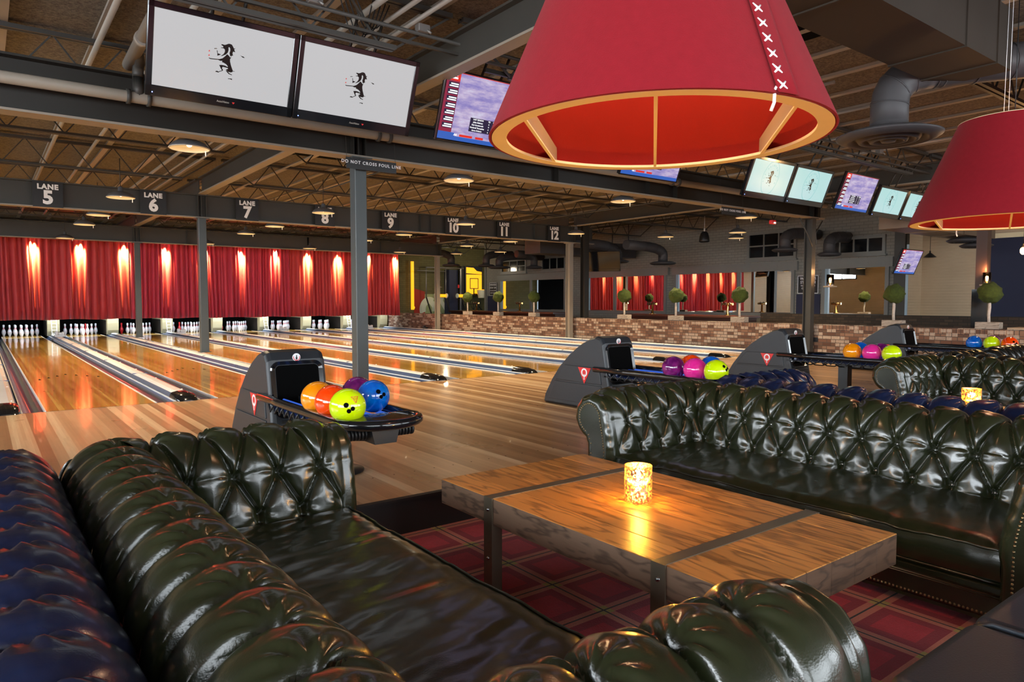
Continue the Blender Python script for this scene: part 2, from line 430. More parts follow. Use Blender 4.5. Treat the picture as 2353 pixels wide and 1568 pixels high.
def text_mb(txt, size, depth=.002, bold=0.0, align='CENTER', spacing=1.0):
    """flat lettering in the XZ plane facing -Y, centred on the origin"""
    cu = bpy.data.curves.new('t', 'FONT'); cu.body = txt; cu.size = size; cu.align_x = align; cu.align_y = 'CENTER'
    cu.extrude = depth/2; cu.offset = bold; cu.space_character = spacing; cu.resolution_u = 3
    o = bpy.data.objects.new('t', cu); C.objects.link(o); bpy.context.view_layer.update()
    dg = bpy.context.evaluated_depsgraph_get(); me = bpy.data.meshes.new_from_object(o.evaluated_get(dg))
    m = MB(); m.add([(v.co.x, -v.co.z, v.co.y) for v in me.vertices], [tuple(p.vertices) for p in me.polygons])
    bpy.data.objects.remove(o); bpy.data.curves.remove(cu); bpy.data.meshes.remove(me)
    return m
def xf(mb, M):
    mb.v = [tuple(M @ Vector(p)) for p in mb.v]; return mb
def join(dst, src, mi=0):
    dst.add(src.v, src.f, mi); return dst
# ================================================================== ROOM
RX = 19.2                    # right wall (with the mirrors)
WX = 14.15                   # half wall of brick beside the last lane
FY = 8.75; EY = 28.95         # foul line, end of the pin decks
LANES = 8; CAP0 = .17; PITCH = 1.715
capx = [CAP0+PITCH*i for i in range(LANES+1)]
lanex = [CAP0+PITCH*(i+.5) for i in range(LANES)]
CEIL = 3.92
LX = -9.0; BY = -6.0; NY = 30.4

m = MB(); m.box(LX, RX, BY, 3.62, LF-.1, LF); struct(m.build('floor', 'tartan_carpet'), 'red tartan carpet of the sunken lounge under the sofas and tables', 'floor')
m = MB(); m.box(LX, WX-.12, 3.64, FY, -.12, 0); struct(m.build('floor', 'approach_maple'), 'striped maple approach floor in front of the foul line', 'floor')
m = MB(); m.box(LX, WX-.12, 3.62, 3.64, LF, .002); m.box(LX, WX-.12, 3.60, 3.64, -.012, .003); struct(m.build('trim_1', 'riser_black'), 'black riser of the step between carpet and maple floor', 'step')
m = MB(); m.box(LX, RX+3, FY+.001, NY, -.34, -.22); m.box(WX+.12, RX+3, 3.62, NY, -.22, 0)
struct(m.build('floor', 'void_black'), 'dark floor under the lanes and in the side room', 'floor')
m = MB(); m.box(LX, CAP0-.32, FY, NY, -.22, -.01); struct(m.build('floor', 'lane_pine'), 'wood floor beyond the left lane', 'floor')

# --- ceiling: deck with bulb tees
m = MB(); m.box(LX-.1, RX+3.2, BY-.1, NY+.1, CEIL, CEIL+.12)
ce = struct(m.build('ceiling', 'fibre_deck'), 'brown wood-fibre roof deck above the steel joists', 'ceiling')
m = MB(); x = LX+.35
while x < RX+3: m.box(x-.045, x+.045, BY, NY, CEIL-.035, CEIL+.01); x += .81
o = m.build('bulb_tees', 'conduit_tan', ce)
m = MB()
m.box(4.6, 6.4, 11.9, 13.0, CEIL-.03, CEIL+.02); m.box(5.3, 7.0, 2.9, 4.4, CEIL-.03, CEIL+.02); m.box(1.9, 3.4, 10.2, 11, CEIL-.03, CEIL+.02)
m.build('roof_hatches', 'void_black', ce)

def ibeam(p0, p1, z0, z1, w=.2, t=.022, web=.014, name='beam', mats=('steel_dark', 'paint_taupe'), stiff=()):
    (x0, y0), (x1, y1) = p0, p1; m = MB()
    if y0 == y1:
        m.box(x0, x1, y0-w/2, y0+w/2, z0, z0+t, 1); m.box(x0, x1, y0-w/2, y0+w/2, z1-t, z1); m.box(x0, x1, y0-web/2, y0+web/2, z0+t, z1-t)
        for sx in stiff: m.box(sx-.006, sx+.006, y0-w/2+.01, y0+w/2-.01, z0+t, z1-t)
    else:
        m.box(x0-w/2, x0+w/2, y0, y1, z0, z0+t, 1); m.box(x0-w/2, x0+w/2, y0, y1, z1-t, z1); m.box(x0-web/2, x0+web/2, y0, y1, z0+t, z1-t)
    return m.build(name, list(mats))
B1, B2, B3 = 8.05, 15.6, 23.2
XC = (3.72, 14.05)
st = []
for c in (-6.7, 3.72, 14.05): st += [c-.08, c+.08]
for k_ in (0, 1, 2): st += [-1.5+5.2*k_]
struct(ibeam((LX, B1), (14.4, B1), 2.90, 3.42, .23, stiff=st+[6.9, 9.6], mats=('steel_dark', 'paint_taupe')), 'deep steel beam over the foul line below the hanging screens', 'beam')
struct(ibeam((LX, B2), (14.9, B2), 2.88, 3.36, .2, stiff=st+[6.5, 9.2, 12.6], mats=('steel_grey', 'paint_taupe')), 'steel beam across the lanes that carries the LANE number signs', 'beam')
struct(ibeam((LX, B3), (14.2, B3), 2.88, 3.34, .2, stiff=st+[5.1, 8.9, 11.6], mats=('steel_grey', 'paint_taupe')), 'far steel beam just in front of the red curtains', 'beam')
for gx in (-6.7, 3.72, 14.05):
    for a, b_ in ((BY, B1), (B1, B2), (B2, B3), (B3, NY)):
        struct(ibeam((gx, a+.12), (gx, b_-.12), 3.36, 3.70, .15, mats=('steel_grey', 'paint_taupe')), 'steel girder running down the hall on the column line', 'beam', 'girders on the column lines')
# columns: square tubes on the lanes, I-sections beside the half wall
def column(x, y, z0, z1, w, label, mat_='column_blue'):
    m = MB(); m.box(x-w/2, x+w/2, y-w/2, y+w/2, z0, z1, 0, .008); m.box(x-.13, x+.13, y-.13, y+.13, z1-.014, z1)
    m.box(x-.11, x+.11, y-.11, y+.11, z0, z0+.012)
    return struct(m.build('column', mat_), label, 'column')
column(3.74, B1, 0, 2.90, .155, 'nearest grey square steel column, rising behind the first ball return')
column(3.72, B2, .085, 2.88, .155, 'grey square steel column between LANE 6 and LANE 7 signs')
column(3.72, B3, .085, 2.88, .155, 'far grey square column in front of the curtain seam')
for (x, y, z1, lb) in ((14.02, B1, 2.90, 'steel column beside the half wall next to the WINNERS sign on the right'), (13.98, B2, 2.88, 'steel column by the brick half wall, below the LANE 12 beam end'), (14.0, B3, 2.88, 'farthest steel column, at the right end of the curtain')):
    m = MB(); m.box(x-.07, x+.07, y-.09, y-.075, 0, z1); m.box(x-.07, x+.07, y+.075, y+.09, 0, z1); m.box(x-.008, x+.008, y-.08, y+.08, 0, z1)
    m.box(x-.12, x+.12, y-.12, y+.12, z1-.015, z1)
    struct(m.build('column', 'paint_taupe' if y != B1 else 'steel_grey'), lb, 'column')
m = MB()
for dy in (-.09, .075): m.box(14.18, 14.36, B2-.35+dy, B2-.35+dy+.015, .6, 3.4)
m.box(14.26, 14.28, B2-.43, B2-.27, .6, 3.4)
struct(m.build('column', 'steel_dark'), 'black steel column right behind the brick half wall', 'column')
# brace of the right column
m = MB(); m.tube([(13.6, B1, 2.88), (13.85, B1-.02, 2.6), (13.95, B1-.1, 2.3)], .014, 6); m.tube([(14.5, B1, 2.88), (14.2, B1-.02, 2.6), (14.1, B1-.1, 2.35)], .014, 6)
struct(m.build('column_brace', 'steel_grey'), 'thin conduit bends at the head of the right column', 'conduit')

# --- open web joists along X
def joist(y, x0, x1, zb=3.44, zt=3.86, idx=0):
    m = MB()
    for z, hh in ((zb, .035), (zt, .045)):
        m.box(x0 if z == zt else x0+.6, x1 if z == zt else x1-.6, y-.05, y-.012, z-hh/2, z+hh/2, 0); m.box(x0 if z == zt else x0+.6, x1 if z == zt else x1-.6, y+.012, y+.05, z-hh/2, z+hh/2)
    n = int((x1-x0-1.2)/.32); x = x0+.6; up = False
    for i in range(n):
        xa = x0+.6+i*.32; xb = xa+.32
        m.bar((xa, y, zb if i % 2 == 0 else zt), (xb, y, zt if i % 2 == 0 else zb), .016)
    m.bar((x0, y, zt), (x0+.6, y, zb), .02); m.bar((x1, y, zt), (x1-.6, y, zb), .02)
    return m.build('roof_joist', 'steel_joist')
jy = [5.80+2.8*i for i in range(-3, 9)]
for i, y in enumerate(jy):
    if abs(y-B2) < .3 or abs(y-B3) < .3: y += .35
    if abs(y-B1) < .45: y = 8.42
    for (x0, x1) in ((LX+.1, -6.75), (-6.65, 3.66), (3.78, 13.98), (14.12, RX-.05)):
        if x1-x0 < 2.6: continue
        struct(joist(y, x0, x1), 'open-web steel joist under the roof deck', 'roof joist', 'open-web steel joists under the roof deck')
# cross bridging rods and conduits along Y
def conduit(x, y0, y1, z, r, mat_='conduit_tan', lb='tan conduit running down the hall under the deck'):
    m = MB(); m.cyl((x, y0, z), (x, y1, z), r, n=8)
    return struct(m.build('ceiling_conduit', mat_), lb, 'conduit', 'straight conduits under the roof deck')
for x, r, z in ((1.05, .03, 3.8), (1.62, .028, 3.8), (2.9, .03, 3.8), (3.15, .022, 3.8), (3.35, .022, 3.79), (4.9, .02, 3.8), (6.1, .025, 3.8), (8.3, .022, 3.8), (9.7, .022, 3.8), (11.2, .02, 3.8), (12.6, .025, 3.8)):
    conduit(x, 4.5, 26, z, r)
for x, z in ((5.6, 3.4), (8.9, 3.4), (12.2, 3.38)): conduit(x, 8.4, 23, z, .014, 'steel_grey', 'thin lamp conduit strung below the joists')
m = MB(); m.box(-7.2, 13.9, B2-2.95, B2-2.9, 3.44, 3.47); 
# --- drain pipes
t = thing('drain_pipe', 'cast-iron drain pipe with elbow running along the front steel beam', 'pipe', (0, 0, 0))
m = MB(); m.cyl((LX+.05, 7.82, 3.16), (14.2, 7.82, 3.16), .055, n=14); m.build('pipe_run', 'paint_taupe', t)
for x in (1.22, 1.40, 3.9, 4.05, 9.3, 9.45, 12.0): m = MB(); m.cyl((x-.018, 7.82, 3.16), (x+.018, 7.82, 3.16), .072, n=14); m.build('pipe_coupling', 'steel_joist', t)
m = MB(); a = [(1.31, 7.82, 3.16), (1.31, 7.82, 3.36)]
for i in range(7):
    th = i/6*pi/2; a.append((1.31, 7.82-.0-.10*(1-cos(th)), 3.36+.12*sin(th)))
a += [(1.28, 7.60, 3.50), (1.25, 7.5, 3.56)]
m.tube(a, .052, 12)
m.build('pipe_elbow', 'steel_joist', t)
m = MB(); m.cyl((1.25, 7.95, 3.50), (1.22, 2.0, 3.72), .058, n=14); m.cyl((1.245, 7.2, 3.52), (1.244, 7.12, 3.523), .07, n=14); m.build('pipe_branch', 'conduit_tan', t)
# cable bundle above the screens
m = MB()
for i in range(5):
    x = 2.55+i*.05; pts = [(x+.1*sin(t_*2.0+i), 5.86, 3.86-.42*sin(pi*min(1, t_))+.03*i) for t_ in [j/8 for j in range(9)]]
    m.tube([(x+.35*t_, 5.86+.02*i, 3.9-.45*sin(pi*t_)*(1-.1*i)) for t_ in [j/10 for j in range(11)]], .006, 5)
tag(m.build('cable_bundle', 'black_rubber'), 'drooping bundle of black cables above the two pale screens', 'cable')

# --- walls
m = MB(); m.box(WX, WX+.2, 3.2, 27.6, LF if False else -.0, .665)
hw = struct(m.build('wall_partition', 'brick_red'), 'low wall of old brown and cream bricks right of the last lane', 'wall')
m = MB(); m.box(LX, RX, BY-.15, BY, LF, CEIL+.1); struct(m.build('wall_back', 'brick_olive'), 'wall behind the camera', 'wall')
m = MB(); m.box(LX-.15, LX, BY, NY, -.34, CEIL+.1); struct(m.build('wall_left', 'beige_shutter'), 'beige corrugated wall on the far left side', 'wall')
m = MB(); m.box(LX, CAP0-.02, 26.9, 27.05, -.2, CEIL); struct(m.build('wall_far_left', 'beige_shutter'), 'beige wall left of the curtains', 'wall')
m = MB(); m.box(CAP0-.1, 14.0, 29.6, 29.7, -.3, CEIL); struct(m.build('wall_pit', 'void_black'), 'black masking behind the pins', 'wall')
# right wall: grey painted brick with mirror openings
RY0, RY1 = 8.55, 27.3
m = MB(); m.box(RX, RX+.2, RY0, RY1, 0, CEIL+.05); struct(m.build('wall_right', 'brick_grey'), 'grey painted brick wall of the bar side with big framed mirrors', 'wall')
m = MB(); m.box(RX+1.4, RX+1.6, BY, RY0+.4, LF, CEIL+.05); m.box(RX, RX+1.6, RY0+.0, RY0+.02, 0, CEIL)
struct(m.build('wall_right', 'beige_shutter'), 'beige corrugated wall at the far right of the room', 'wall')
m = MB(); m.box(14.0, RX+3.2, NY-.6, NY-.5, 0, CEIL); m.box(RX+3.1, RX+3.2, RY1, NY, 0, CEIL)
struct(m.build('wall_mural', 'brick_olive'), 'olive block wall with a painted mural beyond the curtain', 'wall')
m = MB(); m.box(RX-.05, RX+.4, RY1, RY1+.12, 0, CEIL); struct(m.build('trim_2', 'frame_grey'), 'end of the grey brick wall', 'trim')

# mirrors: (y0, y1, n panes)
def mirror(y0, y1, z0, z1, panes, label):
    t = thing('wall_mirror', label, 'mirror', (RX, (y0+y1)/2, z0))
    yc = (y0+y1)/2; m = MB(); m.box(-.03, -.012, y0-yc, y1-yc, 0, z1-z0); m.build('glass', 'mirror', t)
    m = MB(); w = .1; h = z1-z0
    m.box(-.07, 0, y0-yc-w, y0-yc, -.1, h+.26); m.box(-.07, 0, y1-yc, y1-yc+w, -.1, h+.26); m.box(-.09, 0, y0-yc-w-.1, y1-yc+w+.1, h, h+.26)
    m.box(-.07, 0, y0-yc, y1-yc, -.1, 0)
    n = int((y1-y0)/.9)
    for i in range(n): m.box(-.097, -.088, y0-yc+.45+i*.9-.012, y0-yc+.45+i*.9+.012, h+.12, h+.145)
    m.build('frame', 'frame_grey', t)
    for f_ in panes:
        m = MB(); yy = (y0+(y1-y0)*f_)-yc; m.box(-.05, -.028, yy-.07, yy+.07, 0, h); m.build('mullion', 'frame_grey', t)
    m = MB(); m.box(-.075, -.03, y1-yc-.1, y1-yc-.0, 0, h); m.build('light_strip', 'teal_strip', t)
    return t
MZ0, MZ1 = .80, 2.07
mirror(8.85, 10.5, MZ0, MZ1, (), 'grey-framed wall mirror right of the WINNERS sign, reflecting a small topiary')
mirror(11.55, 15.85, MZ0, MZ1, (.42,), 'wide grey-framed mirror behind the bar taps, reflecting pink curtains and a screen')
mirror(16.4, 20.3, MZ0, MZ1, (.62,), 'grey-framed mirror reflecting orange and red curtain folds, beside the black column')
mirror(21.7, 26.1, MZ0, MZ1, (.5,), 'farthest grey-framed mirror showing dark red drapes behind the bar taps')
# upper windows in the grey wall
def hiwin(n, y0, y1, z0, z1, nx, nz, lb):
    m = MB(); m.box(RX-.02, RX-.005, y0, y1, z0, z1); m.box(RX-.06, RX, y0-.08, y0, z0-.08, z1+.08, 1); m.box(RX-.06, RX, y1, y1+.08, z0-.08, z1+.08, 1)
    m.box(RX-.06, RX, y0, y1, z0-.08, z0, 1); m.box(RX-.06, RX, y0, y1, z1, z1+.08, 1); m.box(RX-.1, RX, y0-.12, y1+.12, z0-.13, z0-.08, 1)
    for i in range(1, nx): yy = y0+(y1-y0)*i/nx; m.box(RX-.045, RX-.02, yy-.02, yy+.02, z0, z1, 1)
    for i in range(1, nz): zz = z0+(z1-z0)*i/nz; m.box(RX-.045, RX-.02, y0, y1, zz-.02, zz+.02, 1)
    return struct(m.build('window_%d' % n, ['gloss_black', 'frame_grey']), lb, 'window')
hiwin(1, 11.5, 13.0, 2.5, 3.2, 3, 2, 'large black gridded window high in the grey wall behind the duct elbow')
hiwin(2, 8.95, 10.5, 2.5, 2.85, 4, 1, 'low black window high in the grey wall above the right mirror')
hiwin(3, 24.3, 26.0, 2.5, 2.95, 3, 2, 'small black window high in the far grey wall, left one')
hiwin(4, 21.7, 23.1, 2.52, 2.95, 3, 1, 'small black window high in the far grey wall, right one')
hiwin(5, 19.9, 20.6, 2.55, 2.9, 2, 1, 'small black window high behind the wall-mounted black screen')

# bar behind the half wall
def bar(y0, y1, lb):
    t = thing('bar_counter', lb, 'bar counter', (16.3, (y0+y1)/2, 0)); h = (y1-y0)/2
    m = MB(); m.box(-.3, .3, -h, h, 0, .70); m.build('body', 'wood_dark', t)
    m = MB(); m.box(-.42, .42, -h-.05, h+.05, .70, .765, 0, .01); m.build('counter_top', 'wood_dark', t)
bar(11.0, 15.3, 'dark wood bar counter behind the brick wall below the nearer beer taps')
bar(18.6, 25.4, 'dark wood bar counter behind the brick wall below the two far beer taps')
def beer_tap():
    t = thing('beer_tap', 'x', 'beer tap')
    m = MB(); m.lathe([(.001, 0), (.09, 0), (.09, .015), (.035, .03), (.028, .30), (.001, .30)], n=14); m.build('column', 'tap_brass', t)
    m = MB(); m.cyl((0, -.16, .31), (0, .16, .31), .035, n=12); m.build('cross_bar', 'tap_brass', t)
    for dy in (-.12, 0, .12):
        m = MB(); m.cyl((-.03, dy, .31), (-.12, dy, .28), .012, n=6); m.cyl((-.09, dy, .3), (-.09, dy, .37), .014, .02, n=8); m.build('handle', 'wood_dark', t)
    return t
bt = beer_tap(); bt.location = (16.3, 11.7, .765); bt['label'] = 'brass beer tap on the bar counter, rightmost one, in front of beige reflections'
dup(bt, 'brass beer tap in front of the mirrored pink curtain', (16.3, 14.4, .765), 0)
dup(bt, 'glowing brass beer tap in front of the far mirror, nearer one', (16.3, 21.0, .765), 0)
dup(bt, 'glowing brass beer tap, farthest, left in front of the dark far mirror', (16.3, 23.9, .765), 0)

# daylight windows of the street side (left wall) and behind the camera; mostly unseen, enlarged to brighten the hall
def daywin(n, wall, a0, a1, z0, z1, nx, nz, lb):
    m = MB()
    def bx(u0, u1, w0, w1, d0, d1, mi):
        if wall == 'left': m.box(LX+d0, LX+d1, u0, u1, w0, w1, mi)
        else: m.box(u0, u1, BY+d0, BY+d1, w0, w1, mi)
    bx(a0, a1, z0, z1, .005, .012, 0)
    f_ = .06
    bx(a0-f_, a0, z0-f_, z1+f_, 0, .07, 1); bx(a1, a1+f_, z0-f_, z1+f_, 0, .07, 1); bx(a0, a1, z0-f_, z0, 0, .07, 1); bx(a0, a1, z1, z1+f_, 0, .07, 1)
    for i in range(1, nx): u = a0+(a1-a0)*i/nx; bx(u-.025, u+.025, z0, z1, .012, .05, 1)
    for i in range(1, nz): w = z0+(z1-z0)*i/nz; bx(a0, a1, w-.02, w+.02, .012, .05, 1)
    return struct(m.build('window_%d' % n, ['window_day' if wall == 'left' else 'window_soft', 'steel_dark']), lb, 'window')
daywin(6, 'left', -5.6, 3.0, .9, 3.4, 8, 3, 'bright street window in the left wall beside the lounge')
daywin(7, 'left', 3.9, 10.2, 2.3, 3.6, 7, 2, 'high bright window in the left wall by the approach')
daywin(8, 'left', 11.2, 18.8, 2.1, 3.6, 8, 2, 'high bright window in the left wall beside the lanes')
daywin(9, 'left', 23.8, 25.7, 2.7, 3.45, 2, 1, 'farthest high bright window in the left wall')
daywin(10, 'back', -8.2, -.4, .9, 3.5, 7, 3, 'bright window in the wall behind the camera, left')
daywin(11, 'back', .8, 9.2, .9, 3.5, 8, 3, 'bright window in the wall behind the camera, centre')
daywin(12, 'back', 10.4, 18.4, .9, 3.5, 7, 3, 'bright window in the wall behind the camera, right')
# ================================================================== LANES
def lane_mesh():
    m = MB(); m.box(-.52, .52, 0, EY-FY, -.08, 0); return m.mesh('lane_surface', 'lane_pine')
def gutter_mesh(sgn):
    prof = []; n = 8; m = MB()
    for i in range(n+1):
        a = pi*i/n; prof.append((.525+.10-.098*cos(a), -.085*sin(a)))
    P = [[(sgn*x, y, z-.004) for (x, z) in prof] for y in (0, EY-FY-1.0)]
    m.grid(P, 0, True, flip=sgn > 0)
    for xa in (.520, .722): m.box(min(sgn*xa, sgn*(xa+.014)), max(sgn*xa, sgn*(xa+.014)), 0, EY-FY-1, -.03, .006, 1)
    return m.mesh('gutter', ['gutter_blue', 'chrome_cap'])
lm = lane_mesh(); gm = {1: gutter_mesh(1), -1: gutter_mesh(-1)}
mk = MB()
for i in range(-3, 4):
    y = 4.35-.22*abs(i)+.0
    mk.add([(i*.125-.02, y-.11, .0015), (i*.125+.02, y-.11, .0015), (i*.125, y+.05, .0015)], [(0, 1, 2)])
for i in (-4, -3, -2, -1, 1, 2, 3, 4):
    pts = [(i*.105+.010*cos(a), 2.0+.010*sin(a), .0015) for a in [j*pi/4 for j in range(8)]]; mk.add(pts, [tuple(range(8))])
mkm = mk.mesh('aiming_arrow', 'void_black')
ln = MB(); ln.box(-.52, .52, 18.05, 18.10, .0005, .002); lnm = ln.mesh('deck_line', 'rim_cream')
for i, x in enumerate(lanex):
    num = i+5
    t = thing('bowling_lane', 'polished wooden bowling lane under the LANE %d sign' % num, 'bowling lane', (x, FY, 0), 0, 'bowling lanes')
    link('lane_surface', lm, t); link('gutter', gm[1], t); link('gutter', gm[-1], t); link('aiming_arrow', mkm, t)
    link('deck_line', lnm, t)
# capping between the lanes
def cap_mesh(w):
    m = MB(); n = 6; prof = []
    hw_ = w/2
    prof = [(-hw_, -.09), (-hw_-.0, -.01), (-hw_+.03, .052), (-hw_+.05, .062), (-hw_*.3, .070), (hw_*.3, .070), (hw_-.05, .062), (hw_-.03, .052), (hw_, -.01), (hw_, -.09)]
    P = [[(x, y, z) for (x, z) in prof] for y in (.30, EY-FY-1.6)]
    nj = len(prof); vs = [p for r in P for p in r]
    for j in range(nj-1):
        side = j in (0, 1, nj-3, nj-2)
        m.add([P[0][j], P[0][j+1], P[1][j+1], P[1][j]], [(3, 2, 1, 0)], 1 if side else 0)
    m.add(P[0], [tuple(range(nj))], 0)
    y = .6
    while y < 17: 
        for s_ in (-1, 1): m.lathe([(.014, 0), (.010, .006), (.0001, .008)], (s_*hw_*.55, y, .066), 8, 0)
        y += 1.6
    for sy in (3.05, 6.1, 9.1, 12.2, 15.2): m.box(-hw_*.9, hw_*.9, sy, sy+.006, .06, .0715, 1)
    return m.mesh('capping', ['chrome_cap', 'gutter_blue'])
cw = PITCH-1.04-.44-.005
cm = cap_mesh(cw)
e = MB(); hh = cw/2+.01
prof = [(-hh, -.05), (-hh, .03), (-hh*.8, .066), (-hh*.3, .080), (hh*.3, .080), (hh*.8, .066), (hh, .03), (hh, -.05)]
rows = []
for y, sc_, dz in ((.36, 1, 0), (.16, 1, -.002), (.05, .96, -.012), (-.03, .86, -.035), (-.06, .70, -.07)):
    rows.append([(px*sc_, y, max(-.01 if False else .0-.0, pz+dz*(1 if pz > 0 else 0)) if pz > 0 else -.0) for px, pz in prof])
e.grid(rows, 0, True); e.add(rows[0], [tuple(range(8))]); e.add(rows[-1], [tuple(range(8))[::-1]])
em = e.mesh('end_cap', 'gloss_black')
e = MB(); e.box(-.03, .05, -.012+.05, .06, .065, .071); e.box(-hh*.55, -hh*.1, -.052, .01, .024, .045, 0)
capl = ['shiny lane divider at the left edge of the picture, left of lane 5'] + ['shiny metal lane divider between lanes %d and %d' % (i+4, i+5) for i in range(1, LANES)] + ['shiny metal lane divider along the foot of the low brick wall']
for i, x in enumerate(capx):
    t = thing('lane_divider', capl[i], 'lane divider', (x, FY, 0), 0, 'lane dividers')
    link('capping', cm, t); link('end_cap', em, t)
# small white guards near the pins, wire rails, kickbacks
gd = MB(); gd.box(-.14, .14, -.13, .13, 0, .05, 0, .012); gd.box(-.12, -.03, -.06, .06, .05, .17, 0, .02); gd.box(-.03, .07, -.05, .05, .05, .13, 0, .02); gd.box(.05, .13, -.06, .06, .04, .15, 0, .02)
gdm = gd.mesh('divider_guard', 'pin_white')
for i in (1, 3, 5, 8):
    if i > 7: xx = capx[7]
    else: xx = capx[i]
    o = link('divider_guard', gdm, None, (xx, FY+16.6, .072))
    tag(o, 'white plastic guard on the divider between lanes %d and %d' % ((i+4, i+5) if i < 8 else (11, 12)), 'guard', 'white guards on the dividers')
kb = MB()
poly = [(0, 1.9), (0, 0.25), (.02, .12), (.16, .04), (.40, .0), (.62, .0), (.62, 1.9)]
kb.prism([(-.17, y, z) for z, y in poly], (.34, 0, 0)); kbm = kb.mesh('kickback', 'housing_cream')
wr = MB()
for sx in (-.07, .07): wr.tube([(sx, -.05, .0), (sx, .18, .62)], .012, 6)
for i in range(6): f_ = .08+i/6; wr.bar((-.07, -.05+.23*f_, .62*f_), (.07, -.05+.23*f_, .62*f_), .012)
wrm = wr.mesh('wire_rail', 'chrome_cap')
kp = MB(); kp.box(-.175, .175, .3, 1.9, .0, .5); kpm = kp.mesh('kickback_panel', 'steel_dark')
for i, x in enumerate(capx[:-1] + [capx[-1]-.02]):
    t = thing('pinsetter_housing', ('cream pinsetter side housing %s under the curtain' % ('left of the lane 5 pins' if i == 0 else ('right of the lane 12 pins' if i == LANES else 'between the lane %d and lane %d pins' % (i+4, i+5)))), 'pinsetter housing', (x, FY+18.7, 0), 0, 'pinsetter housings')
    link('housing_shell', kbm, t); link('side_panel', kpm, t)
for i in (1, 3, 5, 7):
    o = link('wire_rail', wrm, None, (capx[i], FY+18.45, .06)); tag(o, 'small white ladder-like wire rail at the pins between lanes %d and %d' % (i+4, i+5), 'wire rail', 'wire rails at the pin decks')
# pins
PP = [(.001, 0), (.026, 0), (.0285, .008), (.035, .03), (.050, .07), (.0585, .105), (.0605, .125), (.058, .15), (.048, .19), (.034, .225), (.025, .25), (.0235, .265), (.0245, .285), (.029, .31), (.0323, .34), (.030, .362), (.021, .376), (.001, .381)]
m = MB(); m.lathe(PP, n=16); pm = m.mesh('bowling_pin', 'pin_white'); m = MB(); m.lathe(PP, n=16); pmr = m.mesh('bowling_pin', 'pin_red')
m = MB()
for a, b_ in ((.232, .244), (.262, .276)):
    def rad(z):
        for (r0, z0), (r1, z1) in zip(PP, PP[1:]):
            if z0 <= z <= z1: return r0+(r1-r0)*(z-z0)/(z1-z0)
    m.lathe([(rad(a)+.0012, a), (rad((a+b_)/2)+.0012, (a+b_)/2), (rad(b_)+.0012, b_)], n=16)
m.lathe([(.0605, .128), (.0612, .128), (.0612, .133), (.0605, .133)], n=16)
sm_ = m.mesh('neck_stripe', 'pin_red')
PY = 27.72
PN = ['head pin at the very front', 'second row left', 'second row right', 'third row left', 'third row middle', 'third row right', 'back row far left', 'back row centre left', 'back row centre right', 'back row far right']
for i, x in enumerate(lanex):
    num = i+5; k_ = 0
    for r in range(4):
        for c_ in range(r+1):
            k_ += 1; red = (num, k_) in ((7, 7), (8, 4), (9, 7), (6, 9))
            o = link('bowling_pin', pmr if red else pm, None, (x+(c_-r/2)*.3048, PY+r*.264, 0))
            if red: tag(o, 'single red bowling pin among the white ones of lane %d' % num, 'bowling pin', 'red pins')
            else:
                tag(o, 'white bowling pin with red neck rings, lane %d, %s' % (num, PN[k_-1]), 'bowling pin', 'white pins on the lane %d deck' % num)
                link('neck_stripe', sm_, o)
# approach dots
m = MB()
for yy in (4.15, 8.62):
    for i in range(-10, 88):
        x = .3+i*.155
        if x > 13.7: continue
        m.add([(x+.006*cos(a), yy+.006*sin(a), .0012) for a in [j*pi/4 for j in range(8)]], [tuple(range(8))])
o = m.build('approach_dots', 'void_black', None); struct(o, 'rows of small dark marker dots in the maple approach', 'floor dots')
m = MB(); m.box(CAP0-.6, 13.9, FY-.012, FY-.004, .0005, .0014); struct(m.build('foul_line', 'wood_dark'), 'thin dark foul line across the front of the lanes', 'line')

# ================================================================== CURTAINS
def curtain(x0, x1, y, z0, z1, seed, mat_, label, dens=1.0):
    rnd = random.Random(seed); n = int((x1-x0)/.018); rows = 7
    folds = []; x = x0
    while x < x1: 
        w = rnd.uniform(.09, .24)/dens; folds.append((x, w, rnd.uniform(.5, 1.0), rnd.uniform(-.06, .06))); x += w
    def prof(xx, zf):
        for (fx, w, a, dr) in folds:
            if fx <= xx < fx+w:
                u = (xx-fx)/w; return a*(sin(pi*u)**.75)*(.17+.10*zf)
        return 0
    P = []
    for r in range(rows+1):
        zf = 1-r/rows; row = []
        for i in range(n+1):
            xx = x0+(x1-x0)*i/n
            sh = .035*sin(xx*1.9+seed)*(zf)+.02*sin(xx*5+2*seed)*zf
            q = prof(min(max(xx+sh, x0), x1-.001), zf)
            row.append((xx, y-q-.015*sin(xx*23), z0+(z1-z0)*(r/rows)+(.012*sin(xx*4.7+seed) if r == 0 else 0)))
        P.append(row)
    m = MB(); m.grid(P, 0, True); 
    o = m.build('stage_curtain', mat_); s_ = o.modifiers.new('thick', 'SOLIDIFY'); s_.thickness = .008
    tag(o, label, 'curtain', 'red curtains above the pins'); return o
CY = 26.35
curtain(.20, 3.95, CY, .575, 3.45, 3, 'velvet_red', 'long red velvet curtain left of the far column, above lanes 5 and 6', 1.0)
curtain(3.97, 9.3, CY, .575, 3.45, 5, 'velvet_crimson', 'crimson velvet curtain between the far column and the middle of the hall', 1.25)
curtain(9.32, 13.95, CY, .575, 3.45, 9, 'velvet_red', 'red velvet curtain at the right end beside the brick wall', 1.25)
m = MB(); m.cyl((.15, CY-.04, 3.47), (13.95, CY-.04, 3.47), .022, n=8); tag(m.build('curtain_rail', 'steel_dark'), 'dark rail that carries the red curtains', 'curtain rail')
